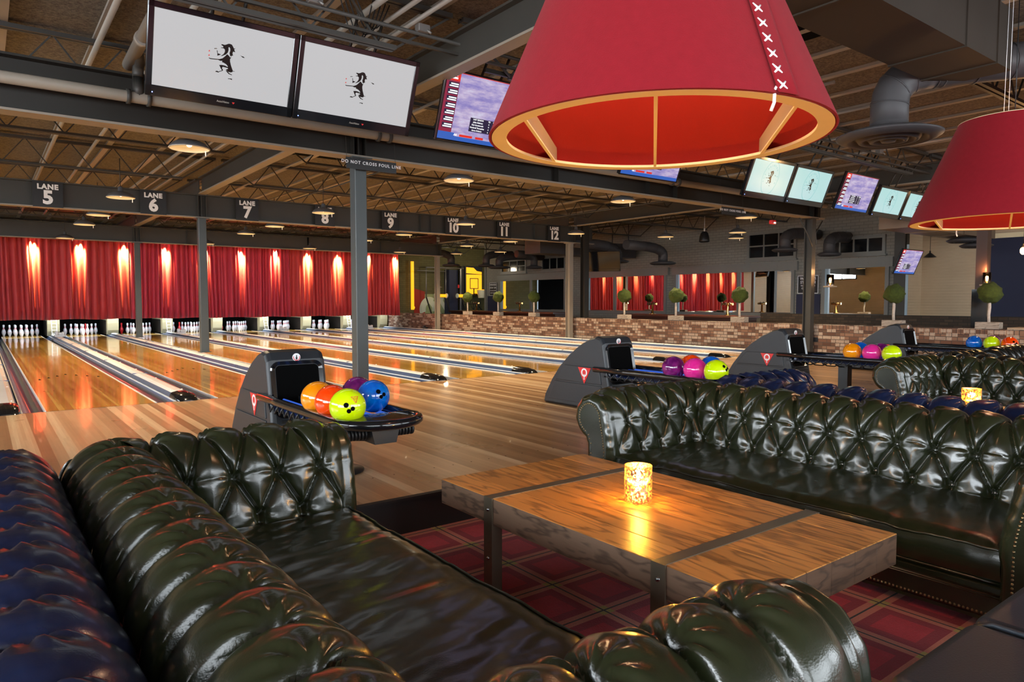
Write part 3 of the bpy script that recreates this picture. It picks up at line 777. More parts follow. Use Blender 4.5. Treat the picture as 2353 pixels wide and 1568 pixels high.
for i in range(11):
    x = 1.33+1.245*i
    t = thing('curtain_spotlight', 'hidden spotlight washing the curtain, number %d from left' % (i+1), 'spotlight', (x, CY-.32, 3.16), 0, 'spotlights washing the curtain')
    t['label'] = 'small black spotlight above the curtain washing its folds from above'
    m = MB(); m.cyl((0, -.0, .16), (0, .03, .02), .045, .05, 12); m.box(-.012, .012, -.01, .01, .14, .24); m.build('housing', 'black_plastic', t)
    m = MB(); m.cyl((0, .031, .018), (0, .033, .012), .04, n=12); m.build('lens', 'bulb_glow', t)
    la = bpy.data.lights.new('spot', 'SPOT'); la.energy = 1000; la.color = (1, .80, .24); la.spot_size = math.radians(44); la.spot_blend = 1.0; la.shadow_soft_size = .03
    lo = bpy.data.objects.new('curtain_light', la); C.objects.link(lo); lo.location = (x, CY-.30, 3.155)
    d = Vector((0, .30, -.62)); lo.rotation_euler = d.to_track_quat('-Z', 'Y').to_euler()

# ================================================================== SIGNS
m = MB(); m.box(-.235, .235, -.006, .006, -.23, .23); snm = m.mesh('lane_sign', 'sign_black')
lt = text_mb('LANE', .125, .004, .006, spacing=1.12).mesh('sign_lettering', 'sign_white')
sx = [1.05, 2.80, 4.62, 6.36, 8.03, 9.83, 11.48, 13.28]
for i in range(8):
    n_ = i+5
    t = thing('lane_sign', 'black square sign reading LANE %d on the steel beam' % n_, 'sign', (sx[i], B2-.115, 3.115), 0, 'lane number signs')
    link('sign_board', snm, t); o = link('sign_lettering', lt, t, (0, -.008, .135))
    nm = text_mb(str(n_), .33, .004, .014, spacing=.95); o = nm.build('sign_number', 'sign_white', t, (0, -.008, -.065))
def foulsign(x, lb):
    t = thing('foul_line_sign', lb, 'sign', (x, B1-.19, 2.80), 0)
    m = MB(); m.box(-.33, .33, -.005, .005, -.065, .065); m.build('sign_board', 'sign_black', t)
    text_mb('DO NOT CROSS FOUL LINE', .052, .003, .0006, spacing=1.25).build('sign_lettering', 'sign_white', t, (0, -.007, .012))
    m = MB()
    for s_ in (-.32, .32): m.cyl((s_, 0, .06), (s_, .06, .62), .002, n=5)
    m.build('hanging_wire', 'steel_joist', t)
foulsign(3.83, 'black hanging sign reading DO NOT CROSS FOUL LINE in front of the nearest column')
foulsign(11.05, 'distant hanging sign reading DO NOT CROSS FOUL LINE at the right')

# ================================================================== INDUSTRIAL PENDANTS
def pendant():
    t = thing('pendant_lamp', 'x', 'pendant lamp')
    m = MB(); m.lathe([(.205, 0), (.212, .012), (.20, .03), (.165, .065), (.11, .092), (.055, .105), (.042, .115), (.040, .165), (.028, .185), (.001, .188)], n=28)
    m.build('shade', 'shade_grey', t)
    m = MB(); m.lathe([(.204, .002), (.195, .026), (.16, .060), (.105, .086), (.045, .098), (.001, .10)], n=28); m.lathe([(.204, .002), (.213, .006)], n=28); m.build('inner_reflector', 'shade_cream', t)
    m = MB(); m.sphere((0, 0, .055), .032, 10, 8); m.build('bulb', 'bulb_glow', t)
    m = MB(); m.cyl((0, 0, .18), (0, 0, .64), .006, n=6); m.build('cord', 'black_rubber', t)
    m = MB(); m.cyl((.17, 0, .0), (.17, 0, -.06), .006, n=6); m.build('pull_chain', 'chrome_cap', t)
    return t
pl = [(1.9, 8.42, 'grey dome pendant nearest the camera, hanging just below the front beam on the left'),
 (1.88, 13.05, 'grey dome pendant hanging between the LANE 5 and LANE 6 signs'),
 (1.9, 15.95, 'grey pendant tucked under the sign beam just left of LANE 6'),
 (1.88, 18.1, 'grey pendant hanging past the sign beam below LANE 5 and LANE 6'),
 (1.86, 22.3, 'leftmost pendant, silhouetted low over the top of the left curtain'),
 (5.29, 12.95, 'grey dome pendant hanging in front of the LANE 8 sign'),
 (5.36, 15.95, 'grey pendant tucked under the sign beam between LANE 7 and LANE 8'),
 (5.36, 18.1, 'grey pendant past the sign beam below LANE 7'),
 (5.38, 22.0, 'small far pendant just right of the second column at the curtain top'),
 (8.47, 21.9, 'small pendant silhouetted over the middle curtain top'),
 (5.40, 8.35, 'large grey dome pendant below the front beam right of the nearest column'),
 (8.65, 15.95, 'grey pendant under the sign beam just right of LANE 9'),
 (11.6, 21.7, 'small pendant over the right end of the curtain'),
 (8.55, 12.95, 'grey dome pendant hanging beside the LANE 10 sign'),
 (8.6, 18.1, 'small pendant just right of the nearest column beyond the sign beam'),
 (11.92, 18.0, 'pendant beyond the sign beam below LANE 10'),
 (8.74, 8.40, 'grey pendant under the front beam, midway to the right'),
 (11.96, 13.1, 'pendant hanging right of the LANE 12 sign'),
 (12.05, 15.95, 'pendant under the sign beam near LANE 11'),
 (14.3, 19.5, 'small dark pendant beyond the sign beam before the grey wall'),
 (13.6, 21.2, 'smallest pendant in front of the mural room'),
 (14.4, 12.3, 'pendant over the side aisle in front of the grey brick wall'),
 (12.4, 8.50, 'pendant under the front beam beside the distant foul line sign'),
 (14.9, 10.45, 'pendant below the sprinkler left of the gridded black window'),
 (16.4, 11.55, 'lowest small pendant beside the gridded black window')]
p0 = pendant()
for i, (x, y, lb) in enumerate(pl):
    z = 2.84+(.0 if i != 24 else .02)
    if i == 0: p0.location = (x, y, z); p0['label'] = lb; p0['group'] = 'grey dome pendants over the lanes'; o = p0
    else: o = dup(p0, lb, (x, y, z), 0, 'grey dome pendants over the lanes')
    if x > 0:
        la = bpy.data.lights.new('bulb', 'SPOT'); la.energy = 130; la.color = (1, .74, .44); la.spot_size = math.radians(140); la.spot_blend = .8; la.shadow_soft_size = .05
        lo = bpy.data.objects.new('pendant_light', la); C.objects.link(lo); lo.location = (x, y, z+.018)
# ================================================================== SCREENS
LION = [
 [(310,172),(330,172),(360,182),(385,175),(410,163),(435,163),(462,175),(482,205),(498,235),(520,230),(503,250),(524,294),(492,283),(486,310),(498,348),(480,348),(470,365),(455,345),(443,310),(450,270),(445,235),(428,212),(418,225),(425,260),(418,300),(395,330),(350,352),(322,358),(360,325),(375,290),(372,255),(350,235),(312,230),(318,222),(345,222),(340,200),(318,188)],
 [(412,325),(440,350),(462,378),(478,372),(462,402),(466,440),(485,500),(508,555),(524,590),(518,610),(490,615),(455,603),(425,575),(420,568),(450,560),(445,545),(400,533),(370,525),(362,545),(382,580),(368,585),(345,550),(325,510),(315,498),(350,495),(400,506),(440,528),(445,520),(415,485),(375,460),(352,452),(355,432),(325,432),(290,415),(210,408),(180,405),(160,392),(160,382),(180,392),(240,398),(310,405),(355,390),(385,360)],
 [(382,575),(375,590),(345,600),(315,617),(300,610),(275,607),(280,592),(300,590),(318,602),(345,590)],
 [(418,575),(430,600),(470,642),(518,660),(515,648),(480,632),(455,603)],
 [(467,710),(500,712),(528,718),(525,738),(510,728),(485,720),(470,722)],
 [(220,235),(250,234),(264,245),(250,245),(240,242),(225,248)],
 [(258,268),(268,270),(280,315),(325,330),(305,342),(275,352),(272,315)],
 [(600,338),(620,350),(650,360),(675,380),(645,378),(625,362)],
 [(520,585),(535,595),(552,596),(550,600),(530,602)]]
def lion(scale=1.0, dx=0, dz=0):
    m = MB(); 
    for poly in LION:
        pts = []
        for (a, b_) in poly:
            X = (a-420)/1850; Z = -((b_-.20*(a-420))-430)/2000; X += .05*Z
            pts.append((X*scale+dx, 0, Z*scale+dz))
        m.prism(pts, (0, -.0012, 0))
    return m
def tv(x, y, z, w, h, kind, label, rx=21, rz=0, bez=.045, chin=.085, group='screens over the approach'):
    t = thing('flat_screen', label, 'television', (x, y, z), 0, group); t.rotation_euler = (math.radians(rx), 0, math.radians(rz))
    m = MB(); m.box(-w/2, w/2, 0, .045, -h/2, h/2, 0, .01); m.box(-w*.3, w*.3, .04, .09, -h*.3, h*.3, 0, .01)
    # raised bezel
    bz0 = chin if kind != 'sport' else bez
    m.box(-w/2, w/2, -.012, .002, h/2-bez, h/2, 0, .004); m.box(-w/2, w/2, -.012, .002, -h/2, -h/2+bz0, 0, .004)
    m.box(-w/2, -w/2+bez, -.012, .002, -h/2, h/2, 0, .004); m.box(w/2-bez, w/2, -.012, .002, -h/2, h/2, 0, .004)
    m.build('bezel', 'gloss_black', t)
    sx0, sx1, sz0, sz1 = -w/2+bez, w/2-bez, -h/2+bz0, h/2-bez; cz = (sz0+sz1)/2
    m = MB(); m.box(sx0, sx1, -.004, .0, sz0, sz1); s = m.build('screen', {'lion': 'screen_grey', 'seal': 'screen_aqua', 'sport': 'screen_field', 'off': 'gloss_black'}[kind], t)
    if kind == 'lion':
        m = lion(1.0, .01, cz); o = m.build('lion_emblem', 'emblem_ink', s, (0, -.0045, 0))
        m = MB()
        for a in (365, 432): m.add([((160-400)/1850, -.005, cz-(a-40-430)/2000+.006), ((190-420)/1850, -.005, cz-(a-40-430)/2000-.006), ((175-430)/1850, -.005, cz-(a-40-430)/2000-.008)], [(0, 1, 2)])
        m.build('emblem_claws', 'ui_red', s)
        text_mb('AccuVision', .022, .001, .0006).build('maker_lettering', 'conduit_tan', t, (0, -.0135, -h/2+.042))
        m = MB(); m.prism([(.072, -.0125, -h/2+.05), (.096, -.0125, -h/2+.05), (.084, -.0125, -h/2+.034)], (0, -.001, 0)); m.build('maker_mark', 'red_decal', t)
        m = MB(); m.sphere((-w/2+.05, -.012, -h/2+.03), .004, 6, 4); m.build('power_light', 'led_blue', t)
    if kind == 'seal':
        m = MB(); n = 72; R0 = .235
        P = []
        for i in range(n+1):
            a = 2*pi*i/n; r = R0*(1+.035*abs(cos(3*a))+.05*(sin(a)**2)); P.append([(r*.84*cos(a), -.0045, cz+r*sin(a)), ((r-.012)*.84*cos(a), -.0045, cz+(r-.012)*sin(a))])
        m.grid(P, 0, False); m.build('seal_ring', 'emblem_ring', s)
        m = lion(.82, .0, cz); m.build('lion_emblem', 'emblem_ink', s, (0, -.0045, 0))
        m = MB(); word = 'THE PAINTED PIN'
        for i, ch in enumerate(word):
            if ch == ' ': continue
            a = math.radians(200-220*i/(len(word)-1)); g = text_mb(ch, .034, .001, .001)
            xf(g, Matrix.Translation((.155*cos(a), -.005, cz+.185*sin(a))) @ Matrix.Rotation(-(a-pi/2)*1.0, 4, 'Y')); join(m, g)
        m.build('seal_lettering', 'emblem_ring', s)
        m = MB(); m.sphere((-w/2+.05, -.012, -h/2+.03), .004, 6, 4); m.build('power_light', 'led_blue', t)
    if kind == 'sport':
        m = MB(); m.box(sx0, sx0+.155, -.006, -.004, sz0+.075, sz1); m.build('menu_column', 'ui_maroon', s)
        m = MB(); m.box(sx0, sx0+.155, -.0075, -.006, sz1-.085, sz1); m.box(sx0, sx1, -.0065, -.0045, sz1-.006, sz1); m.box(sx0+.26, sx0+.42, -.0075, -.0065, sz0+.045, sz0+.068); m.box(sx0+.46, sx0+.56, -.0075, -.0065, sz0+.045, sz0+.068); m.build('red_banner', 'ui_red', s)
        m = MB()
        for i in range(7): zz = sz1-.125-i*.066; m.box(sx0+.03, sx0+.15, -.0075, -.006, zz-.026, zz+.026)
        m.build('menu_panel', 'ui_dark', s)
        m = MB()
        for i in range(7):
            zz = sz1-.125-i*.066
            m.box(sx0+.055, sx0+.145, -.0085, -.0075, zz+.003, zz+.016); m.box(sx0+.04, sx0+.145, -.0085, -.0075, zz-.018, zz-.005)
        m.box(sx0+.05, sx0+.12, -.0085, -.0075, sz1-.04, sz1-.022); m.box(sx0+.04, sx0+.125, -.0085, -.0075, sz1-.068, sz1-.05)
        m.build('menu_lettering', 'ui_white', s)
        m = MB(); m.box(sx0, sx1, -.006, -.0045, sz0, sz0+.042); m.box(sx0, sx0+.2, -.006, -.0045, sz0+.042, sz0+.075); m.build('ticker_bar', 'ui_blue', s)
        text_mb("AA", .03, .001, .001).build('ticker_lettering', 'ui_white', s, (sx0+.21, -.0075, sz0+.057))
        m = MB(); m.box(sx0+.36, sx0+.72, -.006, -.0045, sz0+.115, sz0+.255); tb = m.build('stats_panel', 'ui_dark', s)
        m = MB(); 
        rows_ = [('LAST SEASON', 'TD', 'GAMES'), ('Julian Edelman', '6', '16'), ('Rob Gronkowski', '4', '7'), ('Kembrell Thompkins', '4', '12'), ('Aaron Dobson', '4', '12')]
        for i, (a, b_, c_) in enumerate(rows_):
            zz = sz0+.241-i*.0275
            for tx, xx in ((a, sx0+.46), (b_, sx0+.60), (c_, sx0+.68)):
                g = text_mb(tx, .021, .0006, .0006); xf(g, Matrix.Translation((xx, -.0068, zz))); join(m, g)
        m.build('stats_lettering', 'ui_white', tb)
    # mount: hinge arm to the joist above
    m = MB(); Mi = t.matrix_basis.inverted() if False else (Matrix.Translation((x, y, z)) @ Matrix.Rotation(math.radians(rz), 4, 'Z') @ Matrix.Rotation(math.radians(rx), 4, 'X')).inverted()
    if group == 'screens over the approach':
        for dx in (-.12, .12): m.cyl(Mi @ Vector((x+dx, y+.06, z+.12)), Mi @ Vector((x+dx, 5.86, 3.66)), .014, n=8)
        m.add([tuple(Mi @ Vector(p)) for p in ((x-.2, 5.84, 3.45), (x+.2, 5.84, 3.45), (x+.2, 5.87, 3.45), (x-.2, 5.87, 3.45), (x-.2, 5.84, 3.49), (x+.2, 5.84, 3.49), (x+.2, 5.87, 3.49), (x-.2, 5.87, 3.49))], [(0, 3, 2, 1), (4, 5, 6, 7), (0, 1, 5, 4), (1, 2, 6, 5), (2, 3, 7, 6), (3, 0, 4, 7)])
        m.build('mount', 'steel_dark', t)
    return t
tv(1.675, 6.12, 3.12, 1.17, .70, 'lion', 'leftmost big hanging screen showing a small black lion on pale grey')
tv(2.855, 6.12, 3.12, 1.17, .70, 'lion', 'second hanging screen with a black lion on pale grey, next to the sports screen')
tv(4.30, 6.13, 3.14, 1.10, .70, 'sport', 'hanging screen with sports broadcast partly behind the large red lampshade', bez=.02)
tv(6.95, 6.12, 3.05, 1.10, .66, 'sport', 'hanging sports screen almost hidden behind the large red lampshade', bez=.02)
tv(9.50, 6.12, 2.985, 1.10, .60, 'seal', 'aqua hanging screen with lion seal, just right of the large red lampshade')
tv(10.62, 6.12, 2.985, 1.10, .60, 'seal', 'aqua hanging screen with lion seal, left neighbour of the distant sports screen')
tv(12.12, 6.12, 3.02, 1.12, .64, 'sport', 'distant hanging sports screen between two pairs of aqua screens', bez=.02)
tv(13.33, 6.12, 2.96, 1.08, .56, 'seal', 'aqua lion-seal screen immediately right of the distant sports screen')
tv(14.45, 6.12, 2.96, 1.08, .56, 'seal', 'farthest aqua screen, half hidden behind the right red lampshade')
tv(18.4, 7.95, 2.13, 1.12, .64, 'sport', 'small far sports screen on the right side, above the topiaries', bez=.02, group='screens on the right side')
m = MB(); m.cyl((18.4, 8.02, 2.4), (18.4, 8.02, 3.9), .02, n=8); tag(m.build('screen_pole', 'steel_dark'), 'thin pole the far right screen hangs from', 'pole')
# black screen on the black column, seen from its side
t = tv(15.0, 15.2, 2.35, 1.0, .6, 'off', 'black switched-off screen mounted on the black column', rx=12, rz=-58, group='screens on the right side')

# rail with cables running above the screens
m = MB()
m.cyl((.3, 5.72, 3.60), (15.0, 5.72, 3.60), .018, n=8); m.box(.3, 15.0, 5.735, 5.765, 3.50, 3.525)
tag(m.build('hanging_rail', 'steel_joist'), 'thin pipe rail that the row of screens hangs from', 'rail')
for x in (1.35, 2.28, 3.3, 4.1, 9.3, 10.9, 12.0):
    m = MB(); m.box(-.06, .06, -.04, .04, -.035, .035, 0, .005); m.cyl((.02, -.05, -.02), (.05, -.07, -.05), .012, n=6)
    o = m.build('junction_box', 'galvanised', None, (x, 5.70, 3.64)); tag(o, 'small grey junction box on the rail above the hanging screens', 'junction box', 'junction boxes above the screens')

# ================================================================== DUCTS
def rectduct(x0, x1, y0, y1, z0, z1, label, mat_='duct_taupe', seams=()):
    m = MB(); m.box(x0, x1, y0, y1, z0, z1)
    for s_ in seams: m.box(s_-.012, s_+.012, y0-.012, y1+.012, z0-.012, z1+.012)
    for s_ in (x0+.4, x1-.4):
        if z1 < 3.65: m.box(s_-.02, s_+.02, y0-.006, y0, z1-.2, CEIL); m.box(s_-.02, s_+.02, y1, y1+.006, z1-.2, CEIL)
    return tag(m.build('air_duct', mat_), label, 'air duct')
rectduct(3.9, 7.35, 2.36, 2.95, 3.20, 3.72, 'huge brown rectangular duct overhead at the upper right', seams=(4.7, 6.35, 7.0))
rectduct(7.9, 13.6, 1.75, 2.4, 3.2, 3.7, 'second rectangular duct behind the round diffuser at the upper right', seams=(9.2, 10.8))
rectduct(14.7, 19.0, 6.3, 6.95, 2.62, 3.02, 'bare metal rectangular duct low behind the right red lampshade', 'duct_brown', seams=(15.9, 17.2))
rectduct(14.5, 19.0, 17.6, 18.4, 2.72, 3.2, 'dark rectangular duct box behind the black column', 'duct_grey', seams=(16,))
def diffuser(x, y, z, R, path, label, r=.16, mat_='duct_grey'):
    t = thing('ceiling_diffuser', label, 'air diffuser', (x, y, z), 0, 'round duct diffusers')
    m = MB(); pr = [(r, .16), (r*1.03, .10), (R*.75, .085), (R, .045), (R*.99, .03), (R*.93, .012), (R*.80, -.01), (R*.72, -.002), (R*.66, .03), (R*.62, .03), (R*.56, -.012), (R*.50, -.012), (R*.46, .022), (R*.40, .022), (R*.35, -.016), (R*.28, -.016), (R*.24, .02), (R*.18, .02), (R*.13, -.018), (.001, -.02)]
    m.lathe(pr, n=40); m.build('dish', mat_, t)
    m = MB(); pts = [Vector((0, 0, .1))]+[Vector(p)-Vector((x, y, z)) for p in path]
    # smooth the corner into gores
    out = [pts[0]]
    for a, b_, c_ in zip(pts, pts[1:], pts[2:]):
        for i in range(7):
            f_ = i/6; out.append(a.lerp(b_, .45+.55*f_).lerp(b_.lerp(c_, .55*f_), f_) if True else b_)
    out.append(pts[-1])
    m.tube(out, r, 18)
    for p, q in zip(out[1::2], out[2::2]):
        if (q-p).length > .01: d_ = (q-p).normalized(); m.cyl(p-d_*.006, p+d_*.006, r*1.035, n=18)
    m.build('elbow_pipe', mat_, t)
    return t
diffuser(6.95, 3.22, 2.69, .46, [(6.95, 3.22, 3.30), (7.45, 2.72, 3.36), (8.1, 2.1, 3.42)], 'big round air diffuser with a fat elbow duct beside the large red lampshade', .165)
def wallside(x, y, z, R, dx, label, r=.15, mat_='duct_grey'):
    return diffuser(x, y, z, R, [(x, y, z+.52), (x+dx, y+.02, z+.55)], label, r, mat_)
sc_ = lambda P, f_: (P[0]*f_, P[1]*f_, 1.158+(P[2]-1.158)*f_)
for P, dx, f_, lb in (((17.303, 16.886, 2.465), -2.0, .93, 'round diffuser on a dark elbow duct, left of the pair behind the black column'),
    ((16.687, 14.349, 2.281), -1.6, 1.04, 'round diffuser on a dark elbow duct, right of the pair above the pink mirror'),
    ((20.71, 12.747, 2.76), 2.0, .84, 'round diffuser in front of the gridded black window'),
    ((23.946, 13.018, 2.761), 1.6, .76, 'round diffuser below the low black window, right of the column'),
    ((18.558, 26.426, 2.743), 1.5, .90, 'round diffuser over the basketball board'),
    ((14.641, 20.046, 2.316), 2.0, 1.15, 'round diffuser between the basketball board and the small far windows'),
    ((20.308, 25.093, 2.663), -1.0, .88, 'round diffuser in front of the small far windows'),
    ((16.461, 26.09, 2.686), -1.5, .95, 'round diffuser hanging over the mural room')):
    q = sc_(P, f_); wallside(q[0], q[1], q[2], .40*f_, dx*f_, lb, .15)
for P, f_, lb in (((20.033, 7.349, 2.66), .90, 'round diffuser low behind the right red lampshade, nearer one'), ((24.479, 8.472, 2.787), .76, 'round diffuser low behind the right red lampshade, farther one')):
    q = sc_(P, f_); wallside(min(q[0], 18.3), q[1], q[2], .34, .4, lb, .12)

# speaker, sprinkler alarm
t = thing('pendant_speaker', 'black bell-shaped speaker hanging before the grey brick wall', 'speaker', (16.6, 12.75, 2.84))
m = MB(); m.lathe([(.001, 0), (.10, 0), (.145, .015), (.15, .05), (.135, .15), (.105, .26), (.06, .31), (.001, .32)], n=22); m.build('body', 'black_plastic', t)
m = MB(); m.cyl((0, 0, .31), (0, 0, .40), .02, n=8); m.cyl((0, 0, .4), (0, 0, .75), .005, n=5); m.build('hanger', 'chrome_cap', t)
t = thing('fire_alarm', 'small red fire alarm strobe near the front beam end', 'fire alarm', (12.55, 8.0, 2.72))
m = MB(); m.box(-.07, .07, -.04, .04, -.04, .04, 0, .01); m.build('body', 'alarm_red', t); m = MB(); m.box(-.02, .03, -.055, -.04, -.03, .0); m.build('strobe', 'ui_white', t)
m = MB(); m.bar((12.55, 8.0, 2.76), (12.55, 8.0, 2.92), .02); m.build('bracket', 'steel_dark', t)
# ================================================================== CHESTERFIELD SOFAS
# local frame: x forward from the back's inner face, y along the seat, z up from the carpet
RC, ZC, RR = .19, .585, .15
def prof_pts(zstart, zfin, step=.009):
    """outline of back/arm: inner face up, over the roll, under it, outer face down; returns (q, z, nq, nz, s)"""
    pts = []; 
    z = zstart
    while z < ZC-.005:
        f_ = max(0, (z-.36)/(ZC-.36)); pts.append((.04*f_**1.6, z)); z += step
    n = int(RR*math.radians(250)/step)
    for i in range(n+1):
        a = math.radians(180-250*i/n); pts.append((RC+RR*cos(a), ZC+RR*sin(a)))
    q, z = pts[-1]
    pts.append((.235, z-.02)); z -= .035
    while z > zfin: pts.append((.225, z)); z -= .06
    pts.append((.225, zfin))
    out = []; s = 0
    for i, p in enumerate(pts):
        a = pts[max(i-1, 0)]; b_ = pts[min(i+1, len(pts)-1)]; d = Vector((b_[0]-a[0], b_[1]-a[1])).normalized()
        if i: s += math.dist(p, pts[i-1])
        out.append((p[0], p[1], -d.y, d.x, s))
    return out
TP = .20
def tuft(s, t, S, env=1.0):
    """height of the buttoned leather at arc length s, along-length t; S = (s2, s1, s0, s_seam)"""
    s2, s1, s0, se = S
    def seg(px, py, ax, ay, bx, by):
        dx, dy = bx-ax, by-ay; L = dx*dx+dy*dy; u = max(0, min(1, ((px-ax)*dx+(py-ay)*dy)/L)) if L else 0
        return math.hypot(px-ax-u*dx, py-ay-u*dy)
    k0 = round(t/TP)*TP; d = 9; rb = 9; bt_ = None
    for kk in (k0-TP, k0, k0+TP):
        d = min(d, seg(s, t, s2, kk, s2-.4, kk), seg(s, t, s0, kk, se, kk))
        for sg in (-.5, .5):
            d = min(d, seg(s, t, s2, kk, s1, kk+sg*TP), seg(s, t, s1, kk+sg*TP, s0, kk))
        for (bs, bt2) in ((s2, kk), (s1, kk+.5*TP), (s1, kk-.5*TP), (s0, kk)):
            r = math.hypot(s-bs, t-bt2)
            if r < rb: rb = r; bt_ = (bs, bt2)
    if s > se: d = max(d, 0) ; 
    u = min(d/.095, 1); h = .044*(u*(2-u))**.50 - .010*exp(-(d/.0075)**2)
    h -= .024*exp(-(rb/.024)**2)
    # leather folded one way over the next pleat
    if s > s0-.03:
        w_ = min(1, (s-s0+.03)/.08); fr = (t/TP) % 1.0; h += .011*(1-2*fr)*w_*min(1, abs(d)/.006+.15)
    th = atan2(t-bt_[1], s-bt_[0]); wob = noise.noise(Vector((bt_[0]*9, bt_[1]*7, 2.1)))*3
    top_ = abs(bt_[0]-s0) < .001
    msk = (.15+.85*max(0, min(1, (t-bt_[1]+.02)/.03))) if top_ else 1.0
    h += (.0068*msk if top_ else .0024)*sin((10 if top_ else 7)*th+wob)*exp(-((rb-.052)/(.040 if top_ else .032))**2)
    h += .004*noise.noise(Vector((s*7, t*7, 1.3)))+.0010*noise.noise(Vector((s*26, t*26, 4)))
    return h*env
BP = prof_pts(.30, .045)
S_at = lambda zz: next(p[4] for p in BP if p[1] >= zz)
s_crest = max(BP, key=lambda p: p[1])[4]
S3 = (S_at(.385), S_at(.56), s_crest, s_crest+.235)
HL = 1.10                       # half of the seat's inner length
AF = .86                        # arm fronts
def sofa_meshes():
    R = {}
    # back
    P = []; nT = 480
    for (q, z, nq, nz, s) in BP:
        row = []
        y0, y1 = -HL-q, HL+q
        for i in range(nT+1):
            y = y0+(y1-y0)*i/nT
            e0 = 1-max(0, min(1, (s-S3[3])/.06))
            h = tuft(s, y+.0, S3, 1)*e0 if s < S3[3]+.06 else 0
            row.append((-(q+nq*h), y, z+nz*h))
        P.append(row)
    m = MB(); m.grid(P, 0, True); R['back'] = m
    # arm (far side, +y); x runs from the back corner to the front
    P = []; nX = 200; AP = prof_pts(.045, .045)
    off = next(p[4] for p in AP if p[1] >= .30)
    rf = .045
    for (q, z, nq, nz, s) in AP:
        row = []; s_ = s-off
        x0, x1 = -q, AF-rf
        for i in range(nX+1):
            x = x0+(x1-x0)*i/nX
            env = min(1, max(0, (AF-.075-x)/.07))
            e0 = 1-max(0, min(1, (s_-S3[3])/.06)); e1 = max(0, min(1, (s_+.02)/.05))
            h = tuft(s_, x+.035, S3, 1)*e0*env*e1 if (s_ < S3[3]+.06) else 0
            rl = 1 if RC-RR < q+.2 and z > .42 else 0
            h += .012*(1-env)*e0*e1
            row.append((x, HL+q+nq*h, z+nz*h))
        # rounded front edge, gathered leather on the scroll
        for a in range(1, 7):
            th = a/6*pi/2; ins = rf*(1-cos(th)); h = .012*e0*e1*(1-a/6)
            g = .003*sin(s_*75)*sin(pi*a/6)*e0*e1 if z > .40 else 0
            row.append((x1+rf*sin(th), HL+q-nq*(ins-h-g), z-nz*(ins-h-g)))
        th = 0
        row.append((AF-.004, HL+q-nq*(rf+.010), z-nz*(rf+.010)))
        P.append(row)
    m = MB(); m.grid(P, 0, True, flip=True); R['arm'] = m
    # scroll panel + nail heads
    rim = [(AF-.003, HL+q-nq*(rf+.006), z-nz*(rf+.006)) for (q, z, nq, nz, s) in AP]
    m = MB(); m.add(rim, [tuple(range(len(rim)))]); R['scroll_panel'] = m
    m = MB(); acc = 0; last = None
    for p in rim:
        if last is None or math.dist(p, last) >= .0165:
            m.lathe([(.0062, -.001), (.0050, .0035), (.0001, .005)], (0, 0, 0), 7)
            k_ = 21; vs = m.v[-k_:]
            m.v[-k_:] = [(p[0]+v[2], p[1]+v[0], p[2]+v[1]) for v in vs]; last = p
    R['nailhead_trim'] = m
    # cushion
    P = []; x0, x1, y0, y1, zt, zb, r = .0, .80, -HL+.005, HL-.005, .362, .205, .028
    m = MB(); nx, ny = 64, 180
    def top(x, y):
        e = min(x-x0+.02, x1-x, y-y0, y1-y); e = max(0, min(1, e/.11))
        hx = zt-.018+.030*(e*(2-e))
        hx += .010*noise.noise(Vector((x*2.5+y*1.2, y*5-x*2, .3)))+.0065*noise.noise(Vector((x*4+y*2, y*15-x*5, 5)))+.0009*noise.noise(Vector((x*14, y*44, 2)))
        return hx
    g = [[(x0+(x1-x0)*i/nx, y0+(y1-y0)*j/ny, top(x0+(x1-x0)*i/nx, y0+(y1-y0)*j/ny)) for j in range(ny+1)] for i in range(nx+1)]
    m.grid(g, 0, True, flip=True)
    fr = []
    for i, f_ in enumerate((0, .12, .35, .65, .88, 1)):
        fr.append([(x1+.020*sin(pi*f_)+.004*noise.noise(Vector((y0+(y1-y0)*j/ny*8, f_*3, 1))), y0+(y1-y0)*j/ny, (top(x1, y0+(y1-y0)*j/ny))*(1-f_)+zb*f_) for j in range(ny+1)])
    m.grid(fr, 0, True, flip=True)
    R['seat_cushion'] = m
    m = MB(); m.tube([(x1+.004, y0+(y1-y0)*j/90, top(x1, y0+(y1-y0)*j/90)+.003) for j in range(91)], .0062, 6); m.tube([(x1+.006, y0+(y1-y0)*j/30, zb+.004) for j in range(31)], .006, 6)
    R['cushion_piping'] = m
    # front rail
    m = MB(); pr = [(.60, .205), (.79, .205), (.812, .19), (.815, .17), (.80, .155), (.795, .15), (.795, .06), (.78, .045), (.5, .045)]
    m.prism([(x, -HL-.02, z) for x, z in pr], (0, 2*HL+.04, 0)); R['front_rail'] = m
    m = MB(); y = -HL+.02
    m.tube([(.797, -HL, .152), (.797, HL, .152)], .004, 6); m.tube([(.797, -HL, .143), (.797, HL, .143)], .003, 6)
    while y < HL-.01:
        m.lathe([(.0062, -.001), (.0050, .0035), (.0001, .005)], (0, 0, 0), 7); vs = m.v[-21:]; m.v[-21:] = [(.796+v[2], y+v[0], .066+v[1]) for v in vs]; y += .017
    R['rail_trim'] = m
    m = MB(); m.box(-.23, .78, -HL-.2, HL+.2, .03, .31); R['base_frame'] = m
    m = MB(); m.lathe([(.001, 0), (.022, 0), (.032, .02), (.036, .05), (.001, .05)], n=14); R['foot'] = m
    m = MB(); m.lathe([(.0085, -.002), (.0075, .003), (.0001, .0055)], n=8); R['tufting_button'] = m
    return R
SM = sofa_meshes()
SMESH = {}
for k_, m in SM.items(): SMESH[k_] = m.mesh(k_, {'nailhead_trim': 'brass_nail', 'rail_trim': 'brass_nail', 'foot': 'wood_foot', 'tufting_button': 'button_metal'}.get(k_, 'leather_green'))
